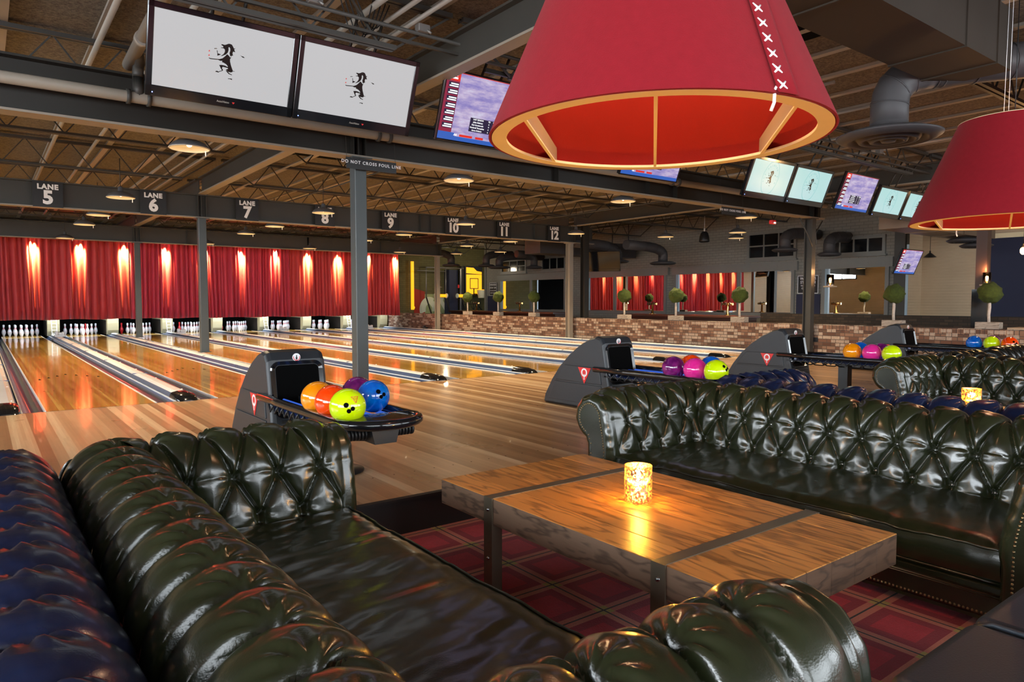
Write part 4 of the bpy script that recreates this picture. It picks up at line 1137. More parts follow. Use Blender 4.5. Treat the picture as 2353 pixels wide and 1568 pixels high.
ma = MB(); ma.v = [(x, -y, z) for x, y, z in SM['arm'].v]; ma.f = [f[::-1] for f in SM['arm'].f]; ma.mi = SM['arm'].mi; ma.sm = SM['arm'].sm; arm2 = ma.mesh('arm', 'leather_green')
def mir(k_, mat_):
    q = MB(); q.v = [(x, -y, z) for x, y, z in SM[k_].v]; q.f = [f[::-1] for f in SM[k_].f]; q.mi = SM[k_].mi; q.sm = SM[k_].sm; return q.mesh(k_, mat_)
sp2 = mir('scroll_panel', 'leather_green'); nt2 = mir('nailhead_trim', 'brass_nail')
def btn_positions():
    out = []
    for si, s in enumerate(S3[:3]):
        p = min(BP, key=lambda p: abs(p[4]-s)); q, z, nq, nz = p[:4]
        n = 5 if si != 1 else 5
        for k_ in range(-5, 6):
            y = k_*TP if si != 1 else (k_+.5)*TP
            if abs(y) > HL-.04: continue
            out.append((-(q-nq*.012), y, z-nz*.012, nq, nz))
    return out
def sofa(label, cat='sofa', buttons=True, green=True):
    t = thing('chesterfield_sofa', label, cat, (0, 0, 0), 0, 'chesterfield sofas')
    link('base_frame', SMESH['base_frame'], t)
    bk = link('back', SMESH['back'], t); a1 = link('arm', SMESH['arm'], t); a2 = link('arm', arm2, t)
    link('scroll_panel', SMESH['scroll_panel'], a1); link('nailhead_trim', SMESH['nailhead_trim'], a1)
    link('scroll_panel', sp2, a2); link('nailhead_trim', nt2, a2)
    cu = link('seat_cushion', SMESH['seat_cushion'], t); link('cushion_piping', SMESH['cushion_piping'], cu)
    fr = link('front_rail', SMESH['front_rail'], t); link('rail_trim', SMESH['rail_trim'], fr)
    if buttons:
        for (x, y, z, nq, nz) in btn_positions():
            o = link('tufting_button', SMESH['tufting_button'], bk, (x, y, z)); o.rotation_euler = Vector((-nq, 0, nz)).to_track_quat('Z', 'Y').to_euler()
    for x, y in ((.74, HL+.12), (.74, -HL-.12), (-.15, HL+.12), (-.15, -HL-.12)): link('foot', SMESH['foot'], t, (x, y, 0))
    return t
SY = 2.12
navy = {'leather_green': 'leather_navy'}; blackm = {'leather_green': 'leather_black'}
sA = sofa('dark green tufted chesterfield sofa in the left foreground, facing the oak table'); sA.location = (.62, SY, LF)
KIDS_ = None
sB = dup(sA, 'green tufted chesterfield sofa on the far side of the oak coffee table', (4.10, SY, LF), pi)
sN1 = dup(sA, 'navy blue tufted chesterfield sofa at the left edge, back to back with the green one', (-.145, SY, LF), pi, matmap=navy)
sN2 = dup(sA, 'navy blue tufted chesterfield sofa behind the middle green sofa', (5.02, SY, LF), 0, matmap=navy)
sC = dup(sA, 'dark green chesterfield sofa beyond the second table, on the right', (8.32, SY, LF), pi)
sK = dup(sA, 'black leather chesterfield sofa whose roll shows just behind the right green sofa', (9.10, SY, LF), 0, matmap=blackm)
sD = dup(sA, 'farthest dark leather chesterfield sofa at the right edge, scroll arm visible', (11.25, SY+.05, LF), pi, matmap=blackm)

# navy-grey leather ottoman in the near right corner
t = thing('leather_ottoman', 'charcoal navy leather ottoman with piped seam in the bottom right corner', 'ottoman', (2.44, .40, LF))
def softbox(x0, x1, y0, y1, z0, z1, r, n=6):
    m = MB(); rows = []
    import itertools
    def ring(ins, z):
        pts = []
        for cx_, cy_, a0 in ((x1-r, y1-r, 0), (x0+r, y1-r, 90), (x0+r, y0+r, 180), (x1-r, y0+r, 270)):
            for i in range(n+1):
                a = math.radians(a0+90*i/n); pts.append((cx_+(r-ins)*cos(a), cy_+(r-ins)*sin(a), z))
        return pts
    for i in range(n+1):
        a = pi/2*i/n; rows.append(ring(r*(1-sin(a))*.8, z0+r*(1-cos(a))*.8))
    for i in range(n+1):
        a = pi/2*i/n; rows.append(ring(r*(1-cos(a))*.8, z1-r*.8*(1-sin(a))))
    P = [row+[row[0]] for row in rows]; m.grid(P, 0, True, flip=False)
    m.add(rows[-1], [tuple(range(len(rows[-1])))], 0, True); m.add(rows[0], [tuple(range(len(rows[0])))[::-1]], 0, True); return m
softbox(-.72, .70, -.34, .34, .06, .36, .05).build('body', 'leather_charcoal', t)
c1 = softbox(-.74, -.235, -.36, .36, .36, .475, .045).build('cushion', 'leather_charcoal', t); c2 = softbox(-.225, .72, -.36, .36, .36, .475, .045).build('cushion', 'leather_charcoal', t)
m = MB(); m.tube([(-.23, -.345, .452), (-.23, -.30, .474), (-.23, .30, .474), (-.23, .345, .452)], .008, 8); m.build('seam_piping', 'leather_charcoal', t)
for x, y in ((-.62, -.26), (-.62, .26), (.6, -.26), (.6, .26)): link('foot', SMESH['foot'], t, (x, y, 0)).scale = (1, 1, 1.3)

# ================================================================== COFFEE TABLES
def coffee_table(label):
    t = thing('coffee_table', label, 'coffee table', (0, 0, 0), 0, 'oak coffee tables')
    W, L, H, T = .98, 1.80, .465, .124
    m = MB()
    for i in range(6): m.box(-W/2+i*W/6+.0009, -W/2+(i+1)*W/6-.0009, -L/2, L/2, H-T, H, 0, .0025)
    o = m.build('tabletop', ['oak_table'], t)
    o.data.materials.append(MATS['oak_side']); o.data.materials.append(MATS['oak_end_shaded'])
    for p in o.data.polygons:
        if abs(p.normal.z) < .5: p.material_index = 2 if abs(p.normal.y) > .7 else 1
    for y in (-.545, .475):
        m = MB(); m.box(-W/2-.006, W/2+.006, y-.028, y+.028, H-.001, H+.003, 0); m.build('iron_band', 'iron_band', t)
        for s_ in (-1, 1):
            x0 = s_*(W/2+.001); m = MB(); m.box(min(x0, x0+s_*.008), max(x0, x0+s_*.008), y-.032, y+.032, 0, H+.003, 0); m.box(min(x0-s_*.05, x0), max(x0-s_*.05, x0), y-.032, y+.032, 0, H-T-.001)
            lg = m.build('leg', 'iron_band', t)
            m = MB()
            for zz in (H-.055, .18):
                m.lathe([(.010, 0), (.0075, .005), (.0001, .007)], (0, 0, 0), 10); k2 = 30; m.v[-k2:] = [(x0+s_*(.008+v[2]), y+v[0], zz+v[1]) for v in m.v[-k2:]]
            m.build('rivet', 'rivet_steel', lg)
    return t
TX, TY = 2.335, 2.13
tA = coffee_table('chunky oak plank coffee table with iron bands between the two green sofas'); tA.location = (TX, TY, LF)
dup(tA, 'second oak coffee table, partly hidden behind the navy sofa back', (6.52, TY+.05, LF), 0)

# mercury glass candle holders
def candle(label, x, y, r=.062, h=.165, scale=1):
    t = thing('candle_holder', label, 'candle holder', (x, y, LF+.469), 0)
    m = MB(); m.lathe([(.001, .0), (r*.94, .0), (r, .006), (r, h), (r-.003, h+.001), (r-.004, h-.002), (r-.004, .008), (.001, .008)], n=36); m.build('glass_cup', 'mercury_glass', t)
    m = MB(); m.lathe([(.001, .009), (.034, .009), (.034, .036), (.001, .034)], n=20); c_ = m.build('candle', 'candle_wax', t)
    m = MB(); m.sphere((0, 0, .056), .007, 8, 8, sz=2.2); m.build('flame', 'flame_glow', c_)
    return t
candle('glowing mercury-glass candle holder on the near oak table', 2.34, 2.14)
candle('amber candle holder glowing on the second table, behind the navy sofa back', 6.44, 2.26, .070, .19)
def plight(x, y, z, e, col, r=.02, nm='candle_light'):
    la = bpy.data.lights.new(nm, 'POINT'); la.energy = e; la.color = col; la.shadow_soft_size = r
    o = bpy.data.objects.new(nm, la); C.objects.link(o); o.location = (x, y, z); return o
plight(2.34, 2.14, LF+.469+.118, 20.0, (1, .48, .05), .02)
plight(6.44, 2.26, LF+.469+.13, 16.0, (1, .48, .05), .02)

# ================================================================== RED SHADES
def big_lamp(label):
    t = thing('drum_lampshade', label, 'pendant lamp', (0, 0, 0), 0, 'giant red felt lampshades')
    R0, R1, H, n = .725, .385, .80, 96
    def rz(f_): return R0+(R1-R0)*f_, H*f_
    m = MB(); m.lathe([rz(i/6) for i in range(7)], n=n); m.lathe([(R0, 0), (R0-.010, -.002), (R0-.012, .004)], n=n); m.build('felt_shade', 'felt_red', t)
    m = MB(); m.lathe([(rz(i/6)[0]-.014, rz(i/6)[1]) for i in range(6, -1, -1)], n=n); m.build('inner_lining', 'felt_inner', t)
    m = MB(); m.lathe([(R0-.014, -.002), (R0-.078, -.002), (R0-.078, .010), (R0-.014, .010), (R0-.014, -.002)], n=n, smooth=False); m.build('bottom_ring', 'rim_cream', t)
    a = math.radians(SPOKE0); dv = Vector((cos(a), sin(a), 0)); pv = Vector((-sin(a), cos(a), 0))
    for off_, hh2 in ((0, .016), (.50, .075), (-.50, .075)):
        L_ = sqrt((R0-.03)**2-off_**2)-.012; m = MB(); m.bar(dv*-L_+pv*off_+Vector((0, 0, .005+hh2/2)), dv*L_+pv*off_+Vector((0, 0, .005+hh2/2)), .010, hh2)
        m.bar(dv*-L_+pv*off_+Vector((0, 0, .002)), dv*L_+pv*off_+Vector((0, 0, .002)), .014, .006, 1)
        m.build('spoke', ['beige_trim' if off_ else 'rim_cream', 'rim_cream'], t)
    # seam flap with cross stitches
    sa = math.radians(SEAM)
    m = MB(); P = []
    for j in range(9):
        f_ = j/8; r, z = rz(f_); P.append([((r+.006)*cos(sa+(i/6-.0)*.13*(R0/r)), (r+.006)*sin(sa+(i/6)*.13*(R0/r)), z) for i in range(7)])
    m.grid(P, 0, True); o = m.build('seam_flap', 'felt_red', t); mod = o.modifiers.new('t', 'SOLIDIFY'); mod.thickness = .006; mod.offset = 1
    for j in range(13):
        m = MB(); f_ = .035+j*.076; r, z = rz(f_); r += .010; c_ = sa+.035*(R0/r)
        nrm = Vector((cos(c_), sin(c_), 0)); tg = Vector((-sin(c_), cos(c_), 0)); up = Vector(((R1-R0)*cos(c_), (R1-R0)*sin(c_), H)).normalized()
        p = Vector((r*cos(c_), r*sin(c_), z))
        for (da, db) in (((-.019, -.017), (.019, .017)), ((-.016, .019), (.017, -.013))): m.tube([p+tg*da[0]+up*da[1], p+nrm*.004, p+tg*db[0]+up*db[1]], .0042, 6)
        m.build('cross_stitch', 'stitch_white', t)
    r, z = rz(.0); p = Vector((r*cos(sa), r*sin(sa), 0)); m = MB(); m.tube([p+Vector((0, 0, .02)), p+Vector((-.01*cos(sa), -.01*sin(sa), .01)), p*.985+Vector((0, 0, -.03)), p*.965+Vector((0, 0, -.055))], .006, 6)
    m.build('loose_thread', 'stitch_white', t)
    m = MB(); m.lathe([(R1-.014, H-.004), (R1, H+.004), (R1-.02, H-.002)], n=n)
    for a in (0, 60, 120): a = math.radians(a); m.bar((-(R1-.01)*cos(a), -(R1-.01)*sin(a), H-.01), ((R1-.01)*cos(a), (R1-.01)*sin(a), H-.01), .014)
    m.build('top_ring', 'rim_cream', t)
    for a in (20, 140, 260):
        a = math.radians(a); m = MB(); m.cyl((.12*cos(a), .12*sin(a), H-.02), (.10*cos(a), .10*sin(a), CEIL-LAMPZ), .0022, n=5); m.build('suspension_wire', 'chrome_cap', t)
    m = MB(); m.cyl((0, 0, H-.25), (0, 0, CEIL-LAMPZ), .004, n=6); m.cyl((0, 0, H-.32), (0, 0, H-.22), .022, n=12); m.build('cord', 'black_rubber', t)
    m = MB(); m.sphere((0, 0, H-.37), .05, 14, 10); m.build('bulb', 'bulb_glow', t)
    return t
SPOKE0, SEAM, LAMPZ = 41.4, -105, 1.864
l1 = big_lamp('large red felt lampshade filling the upper middle, white cross-stitched seam'); l1.location = (2.36, 2.08, LAMPZ)
l2 = dup(l1, 'second large red felt lampshade, cut off by the right edge', (6.65, 2.1, 1.80), math.radians(-203.4))
plight(2.36, 2.08, LAMPZ+.42, 24, (1, .60, .30), .06, 'shade_light'); plight(6.65, 2.1, 1.80+.42, 24, (1, .62, .34), .06, 'shade_light')

# ================================================================== BALL RETURNS
def ball_return(label):
    t = thing('ball_return', label, 'ball return', (0, 0, 0), 0, 'ball returns')
    # y measured from the front of the hood towards the lanes
    prof = [(0.0, 0), (.0, .05), (.13, .72), (.17, .775), (.24, .79), (.34, .765), (.48, .70), (.66, .58), (.82, .44), (.96, .27), (1.08, .08), (1.10, 0)]
    hw_ = .225
    def section(sc2, dx):
        return [(dx, .55+(y-.55)*sc2[0], .39+(z-.39)*sc2[1]) for y, z in prof]
    m = MB(); rows = []
    for sx_, f_ in ((-hw_, (.955, .93)), (-hw_+.012, (.985, .975)), (-hw_+.04, (1, 1)), (hw_-.04, (1, 1)), (hw_-.012, (.985, .975)), (hw_, (.955, .93))):
        rows.append([(p[0], p[1], max(0, p[2])) for p in section(f_, sx_)])
    m.grid([r+[r[0]] for r in rows], 0, False); m.add(rows[0], [tuple(range(len(prof)))[::-1]]); m.add(rows[-1], [tuple(range(len(prof)))])
    o = m.build('hood', 'hood_plastic', t); b_ = o.modifiers.new('b', 'BEVEL'); b_.width = .008; b_.segments = 2; b_.limit_method = 'ANGLE'; b_.angle_limit = .5
    # stepped side panels
    for s_ in (-1, 1):
        for (pts) in ([(.10, .06), (.97, .06), (.86, .27), (.12, .27)], [(.12, .285), (.85, .285), (.70, .46), (.15, .46)]):
            m = MB(); xx = s_*(hw_); m.prism([(xx-.004*s_, y+(.03), z) for y, z in pts], (s_*.013, 0, 0)); o = m.build('side_panel', 'hood_plastic', t)
            b_ = o.modifiers.new('b', 'BEVEL'); b_.width = .006; b_.segments = 2
    # front bezel and opening
    def fp(x, z, d=0): # point on the leaning front face
        return (x, .13*(z-.05)/.67-d+.005, z)
    m = MB(); outer = []; inner = []
    for (cx_, cz_, a0) in ((.13, .645, 0), (-.13, .645, 90), (-.13, .36, 180), (.13, .36, 270)):
        for i in range(6):
            a = math.radians(a0+90*i/5); outer.append(fp(cx_+.065*cos(a), cz_+.065*sin(a), .018)); inner.append(fp(cx_+.035*cos(a), cz_+.035*sin(a), .004))
    m.grid([outer+[outer[0]], inner+[inner[0]]], 0, False, flip=True)
    base = [(p[0]*1.04, p[1]+.016, p[2]) for p in outer]; m.grid([base+[base[0]], outer+[outer[0]]], 0, False, flip=True)
    m.build('opening_bezel', 'gloss_black', t)
    m = MB(); m.add([(p[0], p[1]-.003, p[2]) for p in inner], [tuple(range(len(inner)))]); m.build('opening_panel', 'void_black', t)
    m = MB(); pts = [fp(.085*cos(a), .47+.105*sin(a), .009) for a in [j*pi/12 for j in range(24)]]; m.add(pts, [tuple(range(24))]); m.build('ball_port', 'void_black', t)
    for s_ in (-1, 1):
        m = MB(); m.cyl(fp(s_*.12, .395, .0), fp(s_*.12, .395, .035), .016, n=10); m.build('roller', 'chrome_cap', t)
    m = MB(); m.cyl(fp(0, .735, .004), fp(0, .735, .012), .030, n=20); bd = m.build('round_badge', 'white_decal', t)
    m = MB(); m.lathe([(.021, 0), (.0265, 0)], n=20, smooth=False); xf(m, Matrix.Translation(fp(0, .735, .0135)) @ Matrix.Rotation(math.radians(79), 4, 'X')); m.build('badge_ring', 'red_decal', bd)
    m = MB(); m.lathe([(.0001, -.018), (.006, -.016), (.0075, -.004), (.003, .007), (.0045, .013), (.0001, .018)], n=8); xf(m, Matrix.Translation(fp(0, .735, .013)) @ Matrix.Diagonal((1, .2, 1, 1))); m.build('badge_pin', 'black_rubber', bd)
    m = MB()
    for i in range(7): zz = .07+i*.033; p = fp(0, zz, .006); m.box(-.15, .15, p[1]-.012, p[1]+.01, zz-.010, zz+.010)
    m.build('front_louvres', 'black_rubber', t)
    # triangle logo with ring and stem on both sides
    for s_ in (-1, 1):
        xx = s_*(hw_+.010); m = MB(); yc, zc = .40, .375
        m.prism([(xx, yc-.10, zc+.075), (xx, yc+.10, zc+.075), (xx, yc, zc-.10)], (s_*.003, 0, 0)); lg = m.build('triangle_logo', 'red_decal', t)
        o_ = lg.modifiers.new('b', 'BEVEL'); o_.width = .006; o_.segments = 2; o_.affect = 'EDGES'
        m = MB(); n = 24; P = []
        for i in range(n+1): a = 2*pi*i/n; P.append([(xx+s_*.0045, yc+.046*cos(a), zc+.022+.046*sin(a)), (xx+s_*.0045, yc+.027*cos(a), zc+.022+.030*sin(a))])
        m.grid(P, 0, False); m.box(xx+s_*.0045-.0005, xx+s_*.0045+.0005, yc-.006, yc+.006, zc-.055, zc+.005)
        m.build('logo_letter', 'white_decal', lg)
    # rack: two rails, tray, rounded end
    zt = .445; RWs = .245; yend = -1.20
    m = MB(); pts = [(-RWs, .24, zt), (-RWs, -.2, zt)]+[(-RWs, yend+0, zt)]
    for i in range(1, 16): a = pi+pi*i/16; pts.append((RWs*1.06*cos(a), yend+RWs*1.0*sin(a), zt))
    pts += [(RWs, yend, zt), (RWs, -.2, zt), (RWs, .24, zt)]
    m.tube(pts, .030, 14); m.build('rim_rail', 'gloss_black', t)
    m = MB(); n = 20
    P = []
    for r_ in (1.0, .75, .5, .25, .02):
        row = []
        for i in range(n+1): a = pi+pi*i/n; row.append(((RWs-.01)*r_*cos(a), yend+.0+(RWs-.01)*r_*sin(a), zt+.012+.022*(1-r_**2)))
        P.append(row)
    m.grid(P, 0, True, flip=False)
    m.box(-RWs+.02, RWs-.02, yend, yend+.02, zt-.03, zt+.03); m.build('end_cover', 'gloss_black', t)
    m = MB()
    for i in range(-5, 6):
        for j in range(7):
            if abs(i)+j < 8: m.cyl((i*.013, yend-.03-j*.013, zt+.036-.0008*j*j), (i*.013, yend-.03-j*.013, zt+.0375-.0008*j*j), .0032, n=6)
    m.build('speaker_grille', 'rivet_steel', t)
    m = MB(); m.box(-RWs+.02, RWs-.02, yend, .12, zt-.075, zt-.058); m.box(-.012, .012, yend, .12, zt-.06, zt-.0); m.build('tray', 'black_plastic', t)
    m = MB()
    for x in (-.20, -.12, .09, .19): m.cyl((x, yend+.01, zt-.02), (x, .18, zt-.02), .012, n=8)
    m.build('ball_track', 'rail_blue', t)
    m = MB()
    for i in range(8):
        y = -.05-i*.16; m.tube([(-.23, y, zt-.06), (-.15, y-.03, zt-.11), (0, y-.05, zt-.125), (.15, y-.03, zt-.11), (.23, y, zt-.06)], .008, 6)
    for i in range(13):
        y = .05-i*.1; m.tube([(-.24, y, zt-.03), (-.245, y-.05, zt-.085), (-.24, y-.1, zt-.03)], .007, 6)
    m.build('undercarriage', 'black_plastic', t)
    m = MB(); m.box(-.055, .055, -.62, -.50, .02, zt-.07); m.build('pedestal', 'black_plastic', t)
    m = MB(); m.lathe([(.001, 0), (.20, 0), (.20, .01), (.08, .03), (.001, .03)], (0, -.56, 0), 26); m.build('foot_plate', 'black_plastic', t)
    m = MB(); m.prism([(-.09, yend-.13, zt-.05), (.09, yend-.13, zt-.05), (.07, yend-.13, zt-.13), (-.07, yend-.13, zt-.13)], (0, .16, 0)); m.build('hand_dryer', 'black_plastic', t)
    for s_ in (-1, 1):
        m = MB()
        for i in range(6): x = s_*(.10+i*.022); m.cyl((x-.007, yend-.05, zt-.072), (x+.007, yend-.05, zt-.072), .036, n=14)
        m.build('bellows', 'black_rubber', t)
    return t
BRX = [1.885, 5.34, 8.72, 12.05]; BRY = 5.05
brl = ['nearest black ball return with glossy hood, left of centre behind the green sofa arm', 'black ball return in the middle, ahead of the green sofa corner', 'black ball return standing before the brick wall, third from the left', 'farthest black ball return at the right, fourth from the left']
b0 = ball_return(brl[0]); b0.location = (BRX[0], BRY, 0)
for i in (1, 2, 3): dup(b0, brl[i], (BRX[i], BRY, 0), 0)

def ballmat(name, c1, c2, swirl=.5, met=0.0):
    m, nt, b = newmat(name); k = N(nt); co = k.coord()
    f = k.noise(k.mapping(co, (9, 9, 9)), 1.0, 3, .5); f2 = k.ramp(f, [(.38, (0, 0, 0)), (.66, (1, 1, 1))])
    k.l(k.mix(k.math('MULTIPLY', f2, swirl), c1, c2), b.inputs['Base Color']); b.inputs['Roughness'].default_value = .07
    b.inputs['Coat Weight'].default_value = 1; b.inputs['Coat Roughness'].default_value = .02; b.inputs['Metallic'].default_value = met
ballmat('ball_lime', (.62, .85, .0), (.70, .90, .02)); ballmat('ball_blue', (.0, .09, .50), (.0, .26, .80)); ballmat('ball_orange', (.95, .28, .0), (1, .45, .03))
ballmat('ball_redorange', (.95, .05, .0), (1, .14, .01)); ballmat('ball_pink', (.80, .02, .28), (.90, .06, .40)); ballmat('ball_purple', (.10, .004, .09), (.32, .02, .22), 1)
BM = {}
def bowling_ball(col, x, y, label, holes=(0, -.6, .8), marks=None):
    R = .108; z = .445-.02+.012+.0; zc = .445+.088
    if col not in BM:
        m = MB(); m.sphere((0, 0, 0), R, 40, 28); BM[col] = m.mesh('bowling_ball', 'ball_'+col)
    o = link('bowling_ball', BM[col], None, (x, y, zc)); tag(o, label, 'bowling ball', 'bowling balls on the returns')
    if holes:
        d0 = Vector(holes).normalized(); u = d0.orthogonal().normalized(); v = d0.cross(u)
        for (a, b_, r) in ((-.0, .16, .013), (.24, .10, .013), (.10, -.24, .015)):
            d = (d0+u*a+v*b_).normalized(); m = MB(); m.cyl(d*(R-.01), d*(R+.0006), r, n=16); m.build('finger_hole', 'void_black', o)
    if marks:
        d = Vector(marks).normalized(); u = Vector((0, 0, 1)).cross(d).normalized(); v = d.cross(u); m = MB()
        c_ = d*(R+.0007); P = [c_+(-u*.022+v*.016), c_+(u*.022+v*.016), c_+(-v*.024)]
        for i in range(3): m.bar(P[i], P[(i+1) % 3], .0022)
        m.tube([c_+u*.007*cos(a)+v*(.007*sin(a)+.004) for a in [j*pi/5 for j in range(10)]], .0012, 5, closed=True)
        m.build('triangle_logo', 'red_decal', o)
    return o
bx_ = BRX[0]
bowling_ball('orange', bx_-.17, 4.335, 'orange bowling ball, leftmost on the nearest ball return', None)
bowling_ball('redorange', bx_-.17, 4.105, 'red-orange bowling ball on the nearest ball return, between orange and lime', (-.9, -.2, .7) and None)
bowling_ball('lime', bx_-.17, 3.875, 'lime yellow bowling ball with dark finger holes at the front of the nearest return', (-.25, -.95, .12), (.05, -.95, .55))
bowling_ball('purple', bx_+.155, 4.44, 'purple bowling ball at the back of the nearest ball return', None)
bowling_ball('blue', bx_+.155, 4.20, 'blue bowling ball with two holes, right one on the nearest return', (.12, -.95, .30))
bx_ = BRX[1]
bowling_ball('purple', bx_-.17, 4.30, 'swirled purple bowling ball, leftmost on the second ball return', None)
bowling_ball('pink', bx_-.17, 4.05, 'hot pink bowling ball on the second ball return', None)
bowling_ball('lime', bx_-.17, 3.82, 'lime bowling ball on the second ball return beside the blue one', (.1, -.9, .45))
bowling_ball('redorange', bx_+.13, 4.33, 'red-orange bowling ball peeking behind the pink one', None)
bowling_ball('blue', bx_+.13, 4.10, 'blue bowling ball at the right end of the second ball return', None)
bx_ = BRX[2]
bowling_ball('orange', bx_-.17, 4.32, 'orange bowling ball, leftmost on the third ball return', None)
bowling_ball('pink', bx_-.17, 4.08, 'pink bowling ball in the middle of the third ball return', None)
bowling_ball('lime', bx_-.17, 3.85, 'lime bowling ball at the right end of the third ball return', None)
bowling_ball('blue', bx_+.15, 4.38, 'blue bowling ball hidden behind the pink one on the third return', None)
bowling_ball('purple', bx_+.14, 4.12, 'dark purple bowling ball behind the lime one on the third return', None)
bx_ = BRX[3]
bowling_ball('blue', bx_-.17, 4.16, 'blue bowling ball, leftmost on the farthest ball return', None)
bowling_ball('lime', bx_-.17, 3.93, 'lime bowling ball in the middle of the farthest ball return', None)
bowling_ball('redorange', bx_-.17, 3.70, 'red-orange bowling ball, rightmost on the farthest ball return', (-.5, -.8, .3))
bowling_ball('purple', bx_+.14, 4.02, 'dark bowling ball behind the lime one on the farthest return', None)
# ================================================================== TOPIARIES ON THE HALF WALL
def topiary():
    t = thing('topiary', 'x', 'topiary')
    m = MB(); m.box(-.09, .09, -.19, .19, 0, .12, 0, .006); m.box(-.075, .075, -.175, .175, .115, .121); m.build('wooden_planter', 'crate_wood', t)
    m = MB(); m.tube([(0, 0, .10), (.008, .01, .25), (-.006, -.004, .38), (0, .0, .50)], .026, 10); m.build('birch_trunk', 'birch', t)
    m = MB(); n, k_ = 30, 20; P = []
    for i in range(k_+1):
        row = []
        for j in range(n+1):
            a = 2*pi*j/n; b_ = pi*i/k_; d = Vector((sin(b_)*cos(a), sin(b_)*sin(a), -cos(b_)))
            r = .185+.030*noise.noise(d*2.2)+.016*noise.noise(d*6)+.008*noise.noise(d*16); row.append(tuple(d*r+Vector((0, 0, .635))))
        P.append(row)
    m.grid(P, 0, True); m.build('moss_ball', 'moss', t); return t
tl = [(21.48, 'moss-ball topiary in a wooden box, farthest left on the brick wall by the hoop'), (19.57, 'moss-ball topiary beside the small WINNERS sign'), (17.6, 'moss-ball topiary between the two far beer taps'), (13.61, 'moss-ball topiary just right of the black column'),
      (11.8, 'moss-ball topiary before the pillar between the two pink mirrors'), (9.9, 'moss-ball topiary left of the nearer brass beer tap'), (6.4, 'moss-ball topiary above the farthest ball return'), (4.77, 'largest moss-ball topiary at the right, in front of the navy panel')]
t0_ = topiary()
for i, (y, lb) in enumerate(tl):
    if i == 0: t0_.location = (WX+.1, y, .665); t0_['label'] = lb; t0_['group'] = 'topiaries on the half wall'
    else:
        o = dup(t0_, lb, (WX+.1, y, .665), .0, 'topiaries on the half wall')
        for ch in children(o):
            if ch.name.startswith('moss'): ch.rotation_euler = (.0, 0, i*1.1)
for y, s_ in ((12.5, .10), (8.35, .12)):
    pass
# second brick ledge of the right side (lit wall behind the ball return)
m = MB(); m.box(RX-.6, RX-.4, 3.4, 12.2, -.2, .80); struct(m.build('wall_ledge', 'brick_dark'), 'second low brick ledge below the mirrors on the right', 'wall')
m = MB(); m.box(WX-.02, WX+.55, 3.3, 4.45, .666, .70); tag(m.build('wall_shelf', 'beige_trim'), 'lit wooden ledge on the brick wall at the right edge', 'ledge')

# wall sconces: glass cylinders with filament bulbs
def sconce(x, y, z, label, s=1.0):
    t = thing('filament_sconce', label, 'wall lamp', (x, y, z), 0)
    m = MB(); m.box(-.10, .10, -.10, .10, -.03, 0, 0, .004); m.build('bracket', 'beige_trim', t)
    m = MB(); m.lathe([(.075, 0), (.075, .24), (.072, .24), (.072, 0)], n=20); m.build('glass_cylinder', 'clear_glass', t)
    m = MB(); m.lathe([(.001, .03), (.016, .03), (.018, .06), (.034, .12), (.030, .16), (.001, .185)], n=14); m.build('bulb', 'filament_glow', t)
    m = MB(); m.cyl((0, 0, 0), (0, 0, .05), .02, n=10); m.build('socket', 'tap_brass', t)
    plight(x, y, z+.30, 7, (1, .5, .2), .03, 'sconce_light')
sconce(14.28, 7.72, 1.48, 'glowing filament sconce on the right column beside the front beam')
sconce(14.3, 23.6, 1.72, 'glowing red-orange filament sconce at the far column by the mural')
m = MB(); m.box(16.35, 16.55, 5.55, 5.75, LF, 2.62); struct(m.build('column', 'brown_post'), 'brown wooden post left of the navy panel', 'column')
sconce(16.30, 5.52, 1.50, 'glowing filament sconce on the brown post left of the navy panel')
m = MB(); m.box(16.28, 16.34, 5.50, 5.78, .62, 1.40); tag(m.build('menu_board', 'gloss_black'), 'narrow black board hanging below the sconce on the brown post', 'board')
for (x, y, z, lb) in ((13.1, 3.95, 1.95, 'bright bare filament bulb at the right edge of the picture'), (12.9, 3.80, 2.42, 'bright bare filament bulb touching the rim of the right lampshade')):
    t = thing('filament_bulb', lb, 'light bulb', (x, y, z), 0, 'bare filament bulbs')
    m = MB(); m.sphere((0, 0, 0), .045, 14, 10, sz=1.3); m.build('glass_bulb', 'filament_glow', t); m = MB(); m.cyl((0, 0, .05), (0, 0, .11), .02, n=10); m.cyl((0, 0, .1), (0, 0, CEIL-z), .004, n=5); m.build('cord', 'black_rubber', t)
    plight(x, y, z-.1, 10, (1, .55, .22), .05, 'bulb_light')
# navy canvas panel and shutters of the right wall
t = thing('navy_panel', 'large navy blue canvas panel on the beige right wall', 'wall panel', (RX+1.38, 6.2, .4))
m = MB(); m.box(-.02, .0, -.72, .72, 0, 2.35); m.build('canvas', 'canvas_navy', t); m = MB(); m.box(-.05, 0, -.80, .80, 2.35, 2.47); m.box(-.03, .0, -.75, -.72, 0, 2.4); m.build('frame', 'rim_cream', t)
t = thing('wall_lamp_shade', 'tiny black dome lamp against the beige right wall', 'lamp', (RX+.9, 8.15, 2.32))
m = MB(); m.lathe([(.16, 0), (.06, .09), (.02, .12), (.02, .17), (.001, .17)], n=18); m.build('shade', 'black_plastic', t); m = MB(); m.cyl((0, 0, .16), (0, 0, CEIL-2.32), .006, n=5); m.build('cord', 'black_rubber', t)
m = MB(); m.box(RX-.02, RX+.12, 8.45, 8.56, 0, CEIL); m.box(RX-.1, RX-.02, 8.30, 8.42, 0, 3.0); struct(m.build('trim_3', 'steel_dark'), 'dark steel edge at the end of the grey brick wall', 'trim')
m = MB(); m.box(RX-.35, RX-.2, 8.2, 8.5, 0, 3.4); struct(m.build('column', 'steel_grey'), 'grey steel column between the right mirror and the far sports screen', 'column')
